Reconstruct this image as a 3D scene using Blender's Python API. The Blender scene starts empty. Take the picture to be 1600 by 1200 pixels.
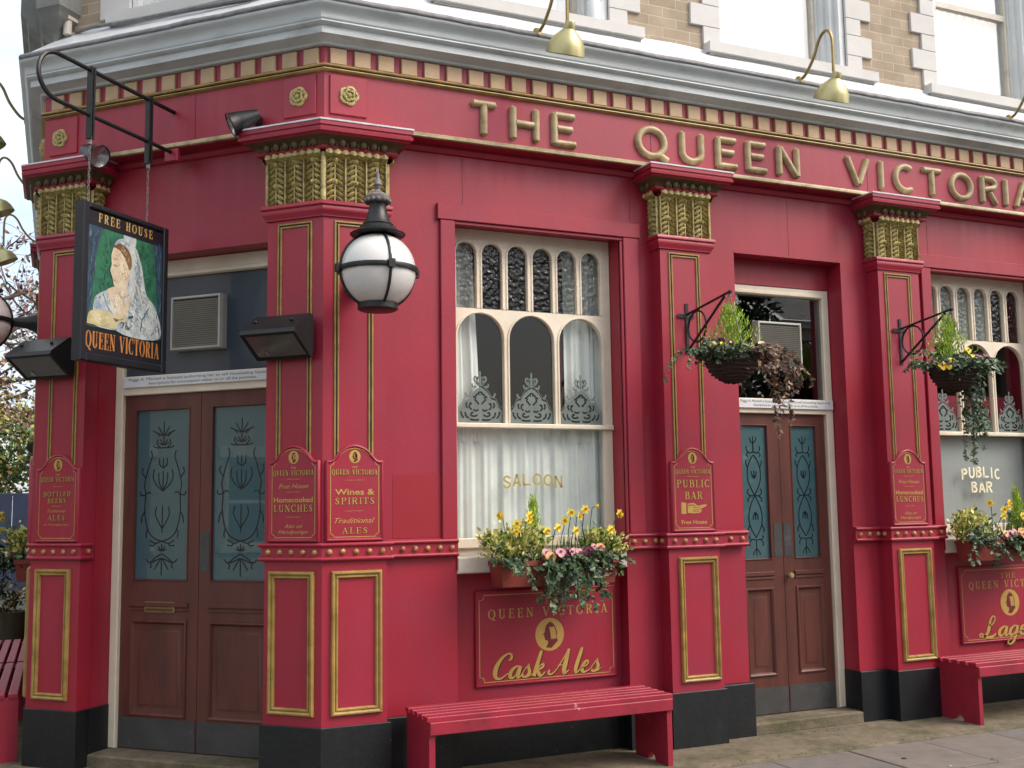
import bpy, bmesh, math, random
from mathutils import Vector, Matrix, noise
from mathutils.geometry import tessellate_polygon
S = math.sqrt(.5)
PI = math.pi
scene = bpy.context.scene
COL = scene.collection

# ------------------------------------------------------------------ camera
def look_matrix(yaw, pitch, roll):
    cy, sy = math.cos(yaw), math.sin(yaw)
    cp, sp = math.cos(pitch), math.sin(pitch)
    fw = Vector((sy * cp, cy * cp, sp)); rt = Vector((cy, -sy, 0)); up = rt.cross(fw)
    c, s = math.cos(roll), math.sin(roll)
    r2 = c * rt + s * up; u2 = -s * rt + c * up
    return Matrix((r2, u2, -fw)).transposed()
cam = bpy.data.cameras.new('camera')
cam.sensor_width = 36; cam.lens = 37.995; cam.clip_start = .05; cam.clip_end = 500
camo = bpy.data.objects.new('camera', cam); COL.objects.link(camo)
camo.matrix_world = Matrix.Translation((-1.5524, -6.1432, 1.6)) @ look_matrix(math.radians(24.171), math.radians(6.298), math.radians(-.83)).to_4x4()
scene.camera = camo

# ------------------------------------------------------------------ sky, sun, exposure
SUN_EL, SUN_AZ = 46, 132          # azimuth clockwise from +Y
w = bpy.data.worlds.new('World'); scene.world = w; w.use_nodes = True
nt = w.node_tree; nt.nodes.clear()
sky = nt.nodes.new('ShaderNodeTexSky'); sky.sky_type = 'NISHITA'; sky.sun_disc = False
sky.sun_elevation = math.radians(SUN_EL); sky.sun_rotation = math.radians(SUN_AZ)
sky.air_density = 1.0; sky.dust_density = 4.0; sky.ozone_density = 1.0
bg = nt.nodes.new('ShaderNodeBackground'); bg.inputs[1].default_value = .15
wo = nt.nodes.new('ShaderNodeOutputWorld')
# thin bright cloud over most of the sky
tcw = nt.nodes.new('ShaderNodeTexCoord'); cn = nt.nodes.new('ShaderNodeTexNoise'); cn.inputs['Scale'].default_value = 2.2; cn.inputs['Detail'].default_value = 7; cn.inputs['Roughness'].default_value = .6
nt.links.new(tcw.outputs['Generated'], cn.inputs[0])
cr_ = nt.nodes.new('ShaderNodeMapRange'); cr_.inputs[1].default_value = .36; cr_.inputs[2].default_value = .56; cr_.inputs[3].default_value = .35; nt.links.new(cn.outputs[0], cr_.inputs[0])
cm_ = nt.nodes.new('ShaderNodeMix'); cm_.data_type = 'RGBA'; cm_.blend_type = 'LIGHTEN'; cm_.inputs[7].default_value = (4.6, 4.9, 5.2, 1)
nt.links.new(cr_.outputs[0], cm_.inputs[0]); nt.links.new(sky.outputs[0], cm_.inputs[6]); nt.links.new(cm_.outputs[2], bg.inputs[0])
nt.links.new(bg.outputs[0], wo.inputs[0])
sl = bpy.data.lights.new('sun', 'SUN'); sl.energy = 1.1; sl.angle = math.radians(25); sl.color = (1, .95, .88)
so = bpy.data.objects.new('sun', sl); COL.objects.link(so)
az, el = math.radians(SUN_AZ), math.radians(SUN_EL)
sd = Vector((math.sin(az) * math.cos(el), math.cos(az) * math.cos(el), math.sin(el)))
so.rotation_euler = sd.to_track_quat('Z', 'Y').to_euler(); so.location = (5, -10, 12)
scene.view_settings.view_transform = 'Standard'; scene.view_settings.look = 'None'
scene.view_settings.exposure = 0.86; scene.view_settings.gamma = 1

# ------------------------------------------------------------------ materials
def srgb(r, g, b):
    f = lambda c: (c / 255 / 12.92) if c <= 10 else ((c / 255 + .055) / 1.055) ** 2.4
    return (f(r), f(g), f(b), 1)
MATS = {}
ALB = .66
def mat(name, col, rough=.5, metal=0, var=.12, vscale=6, bump=0, bscale=60, coat=0, spec=.5, col2=None, c2scale=3, c2lo=.5, c2hi=.7, stretch=None, k=None, chips=None, streak=0):
    if name in MATS: return MATS[name]
    k = ALB if k is None else k
    col = tuple(c * k for c in col[:3]) + (1,)
    if col2: col2 = tuple(c * k for c in col2[:3]) + (1,)
    m = bpy.data.materials.new(name); m.use_nodes = True
    t = m.node_tree; p = t.nodes['Principled BSDF']
    p.inputs['Roughness'].default_value = rough; p.inputs['Metallic'].default_value = metal
    p.inputs['Specular IOR Level'].default_value = spec
    p.inputs['Coat Weight'].default_value = coat; p.inputs['Coat Roughness'].default_value = .05
    if coat >= 1: p.inputs['Coat IOR'].default_value = 1.5; p.inputs['Coat Roughness'].default_value = .015
    tc = t.nodes.new('ShaderNodeTexCoord'); co = tc.outputs['Object']
    if stretch:
        mp = t.nodes.new('ShaderNodeMapping'); mp.inputs['Scale'].default_value = stretch
        t.links.new(co, mp.inputs[0]); co = mp.outputs[0]
    n = t.nodes.new('ShaderNodeTexNoise'); n.inputs['Scale'].default_value = vscale; n.inputs['Detail'].default_value = 5
    t.links.new(co, n.inputs[0])
    r = t.nodes.new('ShaderNodeMapRange'); r.inputs[1].default_value = .3; r.inputs[2].default_value = .7
    r.inputs[3].default_value = 1 - var; r.inputs[4].default_value = 1 + var
    t.links.new(n.outputs[0], r.inputs[0])
    mx = t.nodes.new('ShaderNodeVectorMath'); mx.operation = 'SCALE'
    if col2:
        n2 = t.nodes.new('ShaderNodeTexNoise'); n2.inputs['Scale'].default_value = c2scale; n2.inputs['Detail'].default_value = 8
        n2.inputs['Roughness'].default_value = .65
        t.links.new(co, n2.inputs[0])
        r2 = t.nodes.new('ShaderNodeMapRange'); r2.inputs[1].default_value = c2lo; r2.inputs[2].default_value = c2hi
        t.links.new(n2.outputs[0], r2.inputs[0])
        mc = t.nodes.new('ShaderNodeMix'); mc.data_type = 'RGBA'
        mc.inputs[6].default_value = col; mc.inputs[7].default_value = col2
        t.links.new(r2.outputs[0], mc.inputs[0]); t.links.new(mc.outputs[2], mx.inputs[0])
    else:
        mx.inputs[0].default_value = col[:3]
    t.links.new(r.outputs[0], mx.inputs['Scale']); outc = mx.outputs[0]
    if streak:                                   # rain and brush streaks running down
        ms = t.nodes.new('ShaderNodeMapping'); ms.inputs['Scale'].default_value = (15, 15, .7); t.links.new(tc.outputs['Object'], ms.inputs[0])
        ns = t.nodes.new('ShaderNodeTexNoise'); ns.inputs['Scale'].default_value = 1; ns.inputs['Detail'].default_value = 4; t.links.new(ms.outputs[0], ns.inputs[0])
        rs = t.nodes.new('ShaderNodeMapRange'); rs.inputs[1].default_value = .35; rs.inputs[2].default_value = .7; rs.inputs[3].default_value = 1 + streak; rs.inputs[4].default_value = 1 - streak; t.links.new(ns.outputs[0], rs.inputs[0])
        m3 = t.nodes.new('ShaderNodeVectorMath'); m3.operation = 'SCALE'; t.links.new(outc, m3.inputs[0]); t.links.new(rs.outputs[0], m3.inputs['Scale']); outc = m3.outputs[0]
        rr = t.nodes.new('ShaderNodeMapRange'); rr.inputs[3].default_value = rough - .1; rr.inputs[4].default_value = rough + .16; t.links.new(ns.outputs[0], rr.inputs[0]); t.links.new(rr.outputs[0], p.inputs['Roughness'])
    if chips:                                    # small chips and scuffs: (scale, threshold, colour)
        nc = t.nodes.new('ShaderNodeTexNoise'); nc.inputs['Scale'].default_value = chips[0]; nc.inputs['Detail'].default_value = 6; nc.inputs['Roughness'].default_value = .7; t.links.new(tc.outputs['Object'], nc.inputs[0])
        rc = t.nodes.new('ShaderNodeMapRange'); rc.inputs[1].default_value = chips[1]; rc.inputs[2].default_value = chips[1] + .02; rc.inputs[4].default_value = chips[3] if len(chips) > 3 else 1; t.links.new(nc.outputs[0], rc.inputs[0])
        m4 = t.nodes.new('ShaderNodeMix'); m4.data_type = 'RGBA'; m4.inputs[7].default_value = tuple(c * k for c in chips[2][:3]) + (1,); t.links.new(rc.outputs[0], m4.inputs[0]); t.links.new(outc, m4.inputs[6]); outc = m4.outputs[2]
    t.links.new(outc, p.inputs['Base Color'])
    if bump:
        nb = t.nodes.new('ShaderNodeTexNoise'); nb.inputs['Scale'].default_value = bscale; nb.inputs['Detail'].default_value = 4
        t.links.new(co, nb.inputs[0])
        b = t.nodes.new('ShaderNodeBump'); b.inputs['Strength'].default_value = bump; b.inputs['Distance'].default_value = .01
        t.links.new(nb.outputs[0], b.inputs['Height']); t.links.new(b.outputs[0], p.inputs['Normal'])
    MATS[name] = m; return m
def glass_mat(name, tint=(1, 1, 1, 1), rough=.02, bump=0, bscale=40, ior=1.5, opaque=0, ocol=(0, 0, 0, 1)):
    m = bpy.data.materials.new(name); m.use_nodes = True; t = m.node_tree; t.nodes.clear()
    o = t.nodes.new('ShaderNodeOutputMaterial'); tr = t.nodes.new('ShaderNodeBsdfTransparent'); tr.inputs[0].default_value = tint
    gl = t.nodes.new('ShaderNodeBsdfGlossy'); gl.inputs['Roughness'].default_value = rough
    lw = t.nodes.new('ShaderNodeLayerWeight'); lw.inputs[0].default_value = .5
    pw = t.nodes.new('ShaderNodeMath'); pw.operation = 'POWER'; pw.inputs[1].default_value = 4; t.links.new(lw.outputs['Facing'], pw.inputs[0])
    fr = t.nodes.new('ShaderNodeMath'); fr.operation = 'MULTIPLY_ADD'; fr.inputs[1].default_value = .8; f0 = ((ior - 1) / (ior + 1)) ** 2; fr.inputs[2].default_value = 1.3 * f0; t.links.new(pw.outputs[0], fr.inputs[0])
    mx = t.nodes.new('ShaderNodeMixShader')
    base = tr.outputs[0]
    if opaque:
        d = t.nodes.new('ShaderNodeBsdfDiffuse'); d.inputs[0].default_value = ocol
        m2 = t.nodes.new('ShaderNodeMixShader'); m2.inputs[0].default_value = opaque
        t.links.new(tr.outputs[0], m2.inputs[1]); t.links.new(d.outputs[0], m2.inputs[2]); base = m2.outputs[0]
    if bump:
        tc = t.nodes.new('ShaderNodeTexCoord'); n = t.nodes.new('ShaderNodeTexVoronoi'); n.inputs['Scale'].default_value = bscale
        n.feature = 'SMOOTH_F1'
        t.links.new(tc.outputs['Object'], n.inputs[0])
        b = t.nodes.new('ShaderNodeBump'); b.inputs['Strength'].default_value = bump; b.inputs['Distance'].default_value = .02
        t.links.new(n.outputs[0], b.inputs['Height']); t.links.new(b.outputs[0], gl.inputs['Normal']); t.links.new(b.outputs[0], lw.inputs['Normal'])
    t.links.new(fr.outputs[0], mx.inputs[0]); t.links.new(base, mx.inputs[1]); t.links.new(gl.outputs[0], mx.inputs[2])
    t.links.new(mx.outputs[0], o.inputs[0]); MATS[name] = m; return m
def brick_mat():
    m = bpy.data.materials.new('yellow_brick'); m.use_nodes = True; t = m.node_tree; p = t.nodes['Principled BSDF']
    p.inputs['Roughness'].default_value = .9
    tc = t.nodes.new('ShaderNodeTexCoord'); sp = t.nodes.new('ShaderNodeSeparateXYZ'); cb = t.nodes.new('ShaderNodeCombineXYZ')
    t.links.new(tc.outputs['Object'], sp.inputs[0]); t.links.new(sp.outputs[0], cb.inputs[0]); t.links.new(sp.outputs[2], cb.inputs[1])
    b = t.nodes.new('ShaderNodeTexBrick'); b.inputs['Scale'].default_value = 1
    b.inputs['Brick Width'].default_value = .225; b.inputs['Row Height'].default_value = .075
    b.inputs['Mortar Size'].default_value = .005; b.inputs['Mortar Smooth'].default_value = .3
    b.inputs['Color1'].default_value = srgb(166, 150, 130); b.inputs['Color2'].default_value = srgb(148, 132, 112); b.inputs['Mortar'].default_value = srgb(178, 166, 146)
    n = t.nodes.new('ShaderNodeTexNoise'); n.inputs['Scale'].default_value = 7; n.inputs['Detail'].default_value = 6
    mx = t.nodes.new('ShaderNodeMix'); mx.data_type = 'RGBA'; mx.blend_type = 'SOFT_LIGHT'; mx.inputs[0].default_value = .4
    t.links.new(cb.outputs[0], b.inputs[0]); t.links.new(tc.outputs['Object'], n.inputs[0])
    t.links.new(b.outputs[0], mx.inputs[6]); t.links.new(n.outputs[0], mx.inputs[7]); t.links.new(mx.outputs[2], p.inputs['Base Color'])
    bu = t.nodes.new('ShaderNodeBump'); bu.inputs['Strength'].default_value = .5; bu.inputs['Distance'].default_value = .008; bu.invert = True
    t.links.new(b.outputs['Fac'], bu.inputs['Height']); t.links.new(bu.outputs[0], p.inputs['Normal'])
    MATS['brick'] = m; return m

RED = mat('red_gloss_paint', srgb(153, 28, 48), .42, var=.08, vscale=2.2, bump=.07, bscale=60, col2=srgb(150, 38, 62), c2scale=1.3, c2lo=.40, c2hi=.66, k=.9, streak=.03, chips=(24, .725, srgb(200, 130, 130), .8))
BENCH = mat('worn_red_bench_paint', srgb(150, 34, 54), .45, var=.12, vscale=4, bump=.12, bscale=40, col2=srgb(128, 30, 46), c2scale=5, c2lo=.5, c2hi=.7, k=.9, chips=(16, .68, srgb(190, 140, 130), .9))
REDF = mat('fresh_red_paint', srgb(150, 30, 45), .40, var=.05, vscale=3, bump=.05, bscale=55, k=.9)
REDD = mat('dark_red_joint', srgb(90, 18, 30), .6, var=.05)
BLACK = mat('black_plinth_paint', srgb(17, 23, 28), .45, var=.25, vscale=5, bump=.2, bscale=30, col2=srgb(38, 41, 41), c2scale=7, c2lo=.55, c2hi=.8, chips=(14, .70, srgb(150, 146, 136), .7), streak=.15)
GOLD = mat('gold_paint', srgb(206, 184, 140), .42, metal=.0, var=.16, vscale=14, bump=.12, bscale=80, col2=srgb(156, 130, 78), c2scale=10, c2lo=.45, c2hi=.7)
GOLDB = mat('gilded_leaf_carving', srgb(190, 174, 112), .5, metal=0, var=.2, vscale=24, bump=.35, bscale=90, col2=srgb(128, 108, 58), c2scale=26, c2lo=.46, c2hi=.66, k=.85)
GOLDD = mat('tarnished_gold', srgb(104, 86, 54), .6, metal=.1, var=.25, vscale=22, bump=.3, bscale=90)
GOLDG = mat('gold_gap_shade', srgb(118, 98, 54), .6, var=.2, vscale=22)  # darker backing colour paints shade into the gaps between capital leaves
FRAMEG = mat('gold_frame_paint', srgb(186, 154, 84), .4, var=.18, vscale=12, bump=.12, bscale=80, col2=srgb(150, 120, 58), c2scale=9, c2lo=.45, c2hi=.7)
GILT = mat('window_gilding', srgb(190, 172, 92), .5, var=.1, vscale=30, k=.8)
GOLDT = mat('gold_dentil_paint', srgb(204, 172, 132), .5, metal=.1, var=.1, vscale=9, bump=.15, bscale=60)
GOLDL = mat('gold_leaf_lettering', srgb(214, 176, 92), .45, metal=.1, var=.1, vscale=30)
GOLDP = mat('worn_gilded_pellet', srgb(186, 96, 88), .45, metal=.1, var=.3, vscale=40, col2=srgb(206, 170, 96), c2scale=25, c2lo=.4, c2hi=.6)
CREAML = mat('cream_lettering', srgb(246, 236, 200), .5, var=.04, k=.9)
SHADOWL = mat('dark_letter_outline', srgb(48, 22, 20), .6, var=.05)
CREAM = mat('cream_paint', srgb(234, 222, 200), .45, var=.07, vscale=5, bump=.1, bscale=40, col2=srgb(220, 204, 176), c2scale=4, c2lo=.5, c2hi=.75, k=.86)
WHITE = mat('white_sill_paint', srgb(214, 206, 192), .5, var=.08, vscale=6, bump=.15, bscale=40, col2=srgb(176, 164, 146), c2scale=7, c2lo=.55, c2hi=.75, k=.8)
CORN = mat('grey_cornice_paint', srgb(184, 190, 190), .55, var=.06, vscale=4, bump=.12, bscale=30, col2=srgb(150, 154, 152), c2scale=3, c2lo=.52, c2hi=.75, stretch=(1, 1, 3), k=1.0)
LEAD = mat('lead_flashing', srgb(214, 216, 218), .35, var=.10, vscale=6, bump=.4, bscale=14, metal=.2, col2=srgb(180, 180, 182), c2scale=4, c2lo=.55, c2hi=.8, k=1)
LEADR = mat('lead_roll_edge', srgb(140, 140, 142), .6, var=.25, vscale=18, bump=.6, bscale=30)
BRICK = brick_mat()
STONE = mat('painted_stone', srgb(216, 214, 210), .7, var=.05, vscale=5, bump=.15, bscale=30, k=.8)
STONEG = mat('grey_stone_moulding', srgb(216, 219, 218), .65, var=.08, vscale=4, bump=.15, bscale=30, k=.95)
STONED = mat('weathered_dark_stone', srgb(146, 148, 142), .75, var=.2, vscale=6, bump=.3, bscale=25)
DOOR = mat('brown_door_paint', srgb(112, 60, 50), .42, var=.12, vscale=3, bump=.12, bscale=25, col2=srgb(88, 46, 40), c2scale=2.5, c2lo=.45, c2hi=.7, stretch=(3, 3, .6), chips=(20, .70, srgb(150, 112, 96), .6))
KICK = mat('scuffed_kick_plate', srgb(84, 84, 84), .5, metal=.25, var=.15, vscale=8, bump=.2, bscale=30, col2=srgb(118, 114, 108), c2scale=14, c2lo=.58, c2hi=.75)
BRASS = mat('dull_brass', srgb(164, 144, 92), .4, metal=.6, var=.15, vscale=20)
BRASSL = mat('satin_brass', srgb(214, 204, 150), .36, metal=.6, var=.06, vscale=9, bump=.05)
FROST = mat('frosted_teal_glass', srgb(48, 97, 105), .5, var=.06, vscale=3, coat=1.0, spec=.6)
ETCH = mat('etched_clear_pattern', srgb(20, 30, 32), .25, var=.1)
GLASS = glass_mat('window_glass', (.92, .95, .94, 1), ior=1.38); UGLASS = glass_mat('sky_reflecting_glass', (.95, .97, .97, 1), .03, ior=2.3)
DGLASS = glass_mat('fanlight_glass', (.5, .55, .58, 1), .01, ior=1.9)
OBSC = glass_mat('obscured_glass', (.6, .63, .62, 1), 0.16, bump=.45, bscale=38, ior=1.45, opaque=.03, ocol=srgb(120, 128, 120))
FROSTW = mat('etched_white_pattern', srgb(124, 136, 130), .6, var=.12, vscale=30)
NET = mat('net_curtain_cloth', srgb(222, 224, 220), .9, var=.05, vscale=10, bump=.1, k=.95)
NETB = mat('bright_blind_cloth', srgb(245, 245, 243), .8, var=.02, vscale=4, k=.98)
LINING = mat('crimson_curtain_lining', srgb(150, 24, 56), .8, var=.1)
DARK = mat('dark_interior', srgb(24, 20, 20), .9, var=.1)
SLATE = mat('slate_blue_panel', srgb(58, 72, 86), .4, var=.12, vscale=2, coat=.4)
VENT = mat('grey_vent_plastic', srgb(196, 194, 184), .5, var=.06, vscale=10)
VENTD = mat('vent_slot_shadow', srgb(52, 54, 54), .7, var=.05)
PAPER = mat('white_notice_board', srgb(226, 228, 228), .5, var=.04, vscale=8, k=.8)
INK = mat('black_lettering', srgb(60, 60, 62), .6, var=.05)
IRON = mat('black_iron', srgb(34, 36, 38), .42, var=.2, vscale=20, bump=.2, bscale=50, metal=.2)
IRONB = mat('blue_black_sign_paint', srgb(30, 32, 40), .4, var=.15, vscale=10)
RUST = mat('weathered_iron', srgb(136, 130, 128), .7, var=.35, vscale=30, bump=.4, bscale=60, metal=.2)
GLOBE = mat('opal_white_glass', srgb(232, 230, 226), .18, var=.02, vscale=3, coat=.6, k=.78)
REFL = mat('floodlight_lens', srgb(120, 122, 116), .15, var=.1, vscale=6, metal=.3, coat=.8)
SILVER = mat('silver_reflector', srgb(226, 228, 230), .2, metal=.8, var=.05)
TERRA = mat('terracotta_trough', srgb(148, 62, 50), .6, var=.14, vscale=7, bump=.15)
WICKER = mat('dark_basket_liner', srgb(60, 40, 32), .9, var=.35, vscale=30, bump=.8, bscale=50)
CONC = mat('mossy_concrete', srgb(128, 116, 96), .9, var=.22, vscale=14, bump=.5, bscale=60, col2=srgb(84, 84, 52), c2scale=2.6, c2lo=.46, c2hi=.68)
SLAB1 = mat('paving_slab_grey', srgb(126, 119, 114), .85, var=.12, vscale=9, bump=.25, bscale=90, col2=srgb(112, 106, 100), c2scale=3, c2lo=.5, c2hi=.75)
SLAB2 = mat('paving_slab_warm', srgb(133, 124, 116), .85, var=.12, vscale=9, bump=.25, bscale=90, col2=srgb(116, 110, 102), c2scale=3, c2lo=.5, c2hi=.75)
JOINT = mat('earth_joint', srgb(66, 64, 54), .95, var=.3, vscale=30, bump=.4)
ASPH = mat('asphalt', srgb(92, 92, 92), .9, var=.2, vscale=20, bump=.4, bscale=100)
def leafm(name, c, rough=.45, v=.2): return mat(name, srgb(*c), rough, var=v, vscale=14, k=.88)
IVY1 = leafm('ivy_dark', (44, 66, 40)); IVY2 = leafm('ivy_mid', (62, 86, 50)); IVY3 = leafm('ivy_pale', (96, 116, 74))
VAR1 = leafm('variegated_yellow', (232, 224, 150)); VAR2 = leafm('variegated_lime', (190, 196, 104)); VAR3 = leafm('variegated_green', (96, 124, 56))
CONI1 = leafm('conifer_lime', (168, 196, 62)); CONI2 = leafm('conifer_green', (120, 158, 56))
STEM = leafm('flower_stem', (70, 104, 56)); DAFF1 = leafm('daffodil_petal', (255, 236, 100), .5, .08); DAFF2 = leafm('daffodil_trumpet', (252, 212, 50), .5, .08)
PAN1 = leafm('pansy_pink', (214, 150, 158), .6, .15); PAN2 = leafm('pansy_maroon', (110, 34, 64), .6, .2); PAN3 = leafm('pansy_yellow', (244, 204, 44), .6, .1)
PAN4 = leafm('pansy_dark_violet', (42, 26, 60), .6, .2); PANE_ = leafm('pansy_peach', (232, 168, 110), .6, .12); PAN6 = leafm('pansy_cream', (226, 206, 170), .6, .12)
DRY1 = leafm('dry_leaf_brown', (104, 70, 54), .7, .3); DRY2 = leafm('dry_leaf_tan', (148, 110, 84), .7, .3); DRY3 = leafm('dry_leaf_dark', (64, 44, 38), .7, .3)
BARK = mat('tree_bark', srgb(92, 82, 70), .9, var=.3, vscale=9, bump=.6, bscale=20)
BLOS1 = leafm('spring_leaf_bronze', (150, 108, 100), .7, .25); BLOS2 = leafm('spring_leaf_plum', (112, 84, 86), .7, .25); BLOS3 = leafm('spring_leaf_olive', (132, 124, 92), .7, .25)
SHR1 = leafm('shrub_yellow_green', (146, 148, 62)); SHR2 = leafm('shrub_green', (66, 98, 50)); SHR3 = leafm('shrub_brown', (140, 112, 74))
HOARD = mat('navy_hoarding_paint', srgb(30, 46, 76), .6, var=.2, vscale=3)
TUB = mat('olive_timber_tub', srgb(78, 74, 52), .8, var=.25, vscale=6, bump=.3, stretch=(4, 4, .5))

# ------------------------------------------------------------------ mesh builder
class MB:
    def __init__(s): s.v = []; s.f = []; s.m = []; s.mats = []; s.cur = 0
    def use(s, m):
        if m not in s.mats: s.mats.append(m)
        s.cur = s.mats.index(m); return s
    def add(s, vs, fs):
        b = len(s.v); s.v.extend([tuple(q) for q in vs])
        for f in fs: s.f.append(tuple(b + i for i in f)); s.m.append(s.cur)
        return s
    def box(s, x0, x1, y0, y1, z0, z1):
        vs = [(x, y, z) for z in (z0, z1) for y in (y0, y1) for x in (x0, x1)]
        return s.add(vs, [(0, 2, 3, 1), (4, 5, 7, 6), (0, 1, 5, 4), (2, 6, 7, 3), (0, 4, 6, 2), (1, 3, 7, 5)])
    def bbox(s, x0, x1, y0, y1, z0, z1, c=.004):   # box with chamfered edges on the front (low y) side
        a = [(x0, y1, z0), (x1, y1, z0), (x1, y1, z1), (x0, y1, z1)]
        b = [(x0, y0 + c, z0), (x1, y0 + c, z0), (x1, y0 + c, z1), (x0, y0 + c, z1)]
        d = [(x0 + c, y0, z0 + c), (x1 - c, y0, z0 + c), (x1 - c, y0, z1 - c), (x0 + c, y0, z1 - c)]
        fs = [(8, 9, 10, 11), (3, 2, 1, 0)]
        for i in range(4):
            j = (i + 1) % 4; fs += [(i, j, 4 + j, 4 + i), (4 + i, 4 + j, 8 + j, 8 + i)]
        return s.add(a + b + d, fs)
    def prism(s, pts, y0, y1):                      # polygon in (x,z), y0 front, y1 back
        n = len(pts); vs = [(x, y0, z) for x, z in pts] + [(x, y1, z) for x, z in pts]
        tri = tessellate_polygon([[Vector((x, z, 0)) for x, z in pts]])
        fs = [tuple(t) for t in tri] + [tuple(n + i for i in t[::-1]) for t in tri]
        fs += [(i, (i + 1) % n, n + (i + 1) % n, n + i) for i in range(n)]
        return s.add(vs, fs)
    def flat(s, pts, y):
        tri = tessellate_polygon([[Vector((x, z, 0)) for x, z in pts]])
        return s.add([(x, y, z) for x, z in pts], [tuple(t) for t in tri])
    def plan(s, pts, z0, z1):                        # polygon in plan, vertical prism
        n = len(pts); vs = [(x, y, z0) for x, y in pts] + [(x, y, z1) for x, y in pts]
        tri = tessellate_polygon([[Vector((x, y, 0)) for x, y in pts]])
        fs = [tuple(t) for t in tri] + [tuple(n + i for i in t) for t in tri]
        fs += [(i, (i + 1) % n, n + (i + 1) % n, n + i) for i in range(n)]
        return s.add(vs, fs)
    def tube(s, pts, r, n=8, cap=True):
        pts = [Vector(p) for p in pts]; rs = r if isinstance(r, (list, tuple)) else [r] * len(pts)
        rings = []; up = None
        for i, p in enumerate(pts):
            t = (pts[min(i + 1, len(pts) - 1)] - pts[max(i - 1, 0)])
            t = t.normalized() if t.length > 1e-9 else Vector((0, 0, 1))
            if up is None:
                up = Vector((0, 0, 1)) if abs(t.z) < .9 else Vector((1, 0, 0))
            a = t.cross(up)
            if a.length < 1e-6: a = t.cross(Vector((0, 1, 0)))
            a.normalize(); b = a.cross(t).normalized(); up = b
            rings.append([p + rs[i] * (math.cos(2 * PI * k / n) * a + math.sin(2 * PI * k / n) * b) for k in range(n)])
        vs = [q for rg in rings for q in rg]; fs = []
        for i in range(len(pts) - 1):
            for k in range(n):
                fs.append((i * n + k, i * n + (k + 1) % n, (i + 1) * n + (k + 1) % n, (i + 1) * n + k))
        if cap: fs += [tuple(range(n))[::-1], tuple((len(pts) - 1) * n + k for k in range(n))]
        return s.add(vs, fs)
    def lathe(s, prof, c=(0, 0, 0), n=24, axis='z', M=None):
        vs = []; fs = []
        for r, h in prof:
            for k in range(n):
                a = 2 * PI * k / n; p = Vector((r * math.cos(a), r * math.sin(a), h))
                if axis == 'y': p = Vector((p.x, p.z, p.y))
                if M: p = M @ p
                vs.append(p + Vector(c))
        for i in range(len(prof) - 1):
            for k in range(n):
                fs.append((i * n + k, i * n + (k + 1) % n, (i + 1) * n + (k + 1) % n, (i + 1) * n + k))
        return s.add(vs, fs)
    def sphere(s, c, r, n=16, m=10, sc=(1, 1, 1)):
        vs = []; fs = []
        for i in range(m + 1):
            th = PI * i / m
            for k in range(n):
                a = 2 * PI * k / n
                vs.append((c[0] + r * sc[0] * math.sin(th) * math.cos(a), c[1] + r * sc[1] * math.sin(th) * math.sin(a), c[2] + r * sc[2] * math.cos(th)))
        for i in range(m):
            for k in range(n): fs.append((i * n + k, (i + 1) * n + k, (i + 1) * n + (k + 1) % n, i * n + (k + 1) % n))
        return s.add(vs, fs)
    def sweep(s, path, prof, closed=False, endcap=True):   # plan path (outward = right of travel), profile (offset, z)
        P = [Vector(p) for p in path]; n = len(P); cols = []
        for i in range(n):
            if closed: a, b = P[i - 1], P[(i + 1) % n]
            else: a, b = P[max(i - 1, 0)], P[min(i + 1, n - 1)]
            d1 = (P[i] - a); d2 = (b - P[i])
            if d1.length < 1e-9: d1 = d2
            if d2.length < 1e-9: d2 = d1
            d1.normalize(); d2.normalize()
            n1 = Vector((d1.y, -d1.x)); n2 = Vector((d2.y, -d2.x))
            mt = (n1 + n2) / max(.2, 1 + n1.dot(n2))
            cols.append([(P[i].x + o * mt.x, P[i].y + o * mt.y, z) for o, z in prof])
        m = len(prof); vs = [q for c in cols for q in c]; fs = []
        for i in range(n if closed else n - 1):
            j = (i + 1) % n
            for k in range(m - 1): fs.append((i * m + k, j * m + k, j * m + k + 1, i * m + k + 1))
        if endcap and not closed and m > 2: fs += [tuple(range(m)), tuple((n - 1) * m + k for k in range(m))[::-1]]
        return s.add(vs, fs)
    def ribbon(s, pts, y, jit=True):                      # (x,z,halfwidth) strokes in the x-z plane
        pts = [(p[0], p[1], p[2]) for p in pts]; vs = []
        for i, (x, z, h) in enumerate(pts):
            a = pts[max(i - 1, 0)]; b = pts[min(i + 1, len(pts) - 1)]
            dx, dz = b[0] - a[0], b[1] - a[1]; L = math.hypot(dx, dz) or 1
            nx, nz = -dz / L, dx / L
            vs += [(x + nx * h, y, z + nz * h), (x - nx * h, y, z - nz * h)]
        return s.add(vs, [(2 * i, 2 * i + 1, 2 * i + 3, 2 * i + 2) for i in range(len(pts) - 1)])
    def build(s, name, m=None, parent=None, smooth=False, loc=None, rotz=0):
        me = bpy.data.meshes.new(name); me.from_pydata(s.v, [], s.f)
        if s.mats:
            for q in s.mats: me.materials.append(q)
            me.polygons.foreach_set('material_index', s.m)
        elif m: me.materials.append(m)
        bm = bmesh.new(); bm.from_mesh(me); bmesh.ops.recalc_face_normals(bm, faces=bm.faces); bm.to_mesh(me); bm.free()
        if smooth:
            me.polygons.foreach_set('use_smooth', [True] * len(me.polygons))
            if smooth != 'all':
                try: me.set_sharp_from_angle(angle=math.radians(40))
                except Exception: pass
        o = bpy.data.objects.new(name, me); COL.objects.link(o)
        if parent: o.parent = parent
        if loc is not None: o.location = loc
        o.rotation_euler = (0, 0, rotz)
        return o
def xform(mb, M):
    mb.v = [tuple(M @ Vector(v)) for v in mb.v]; return mb
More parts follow.
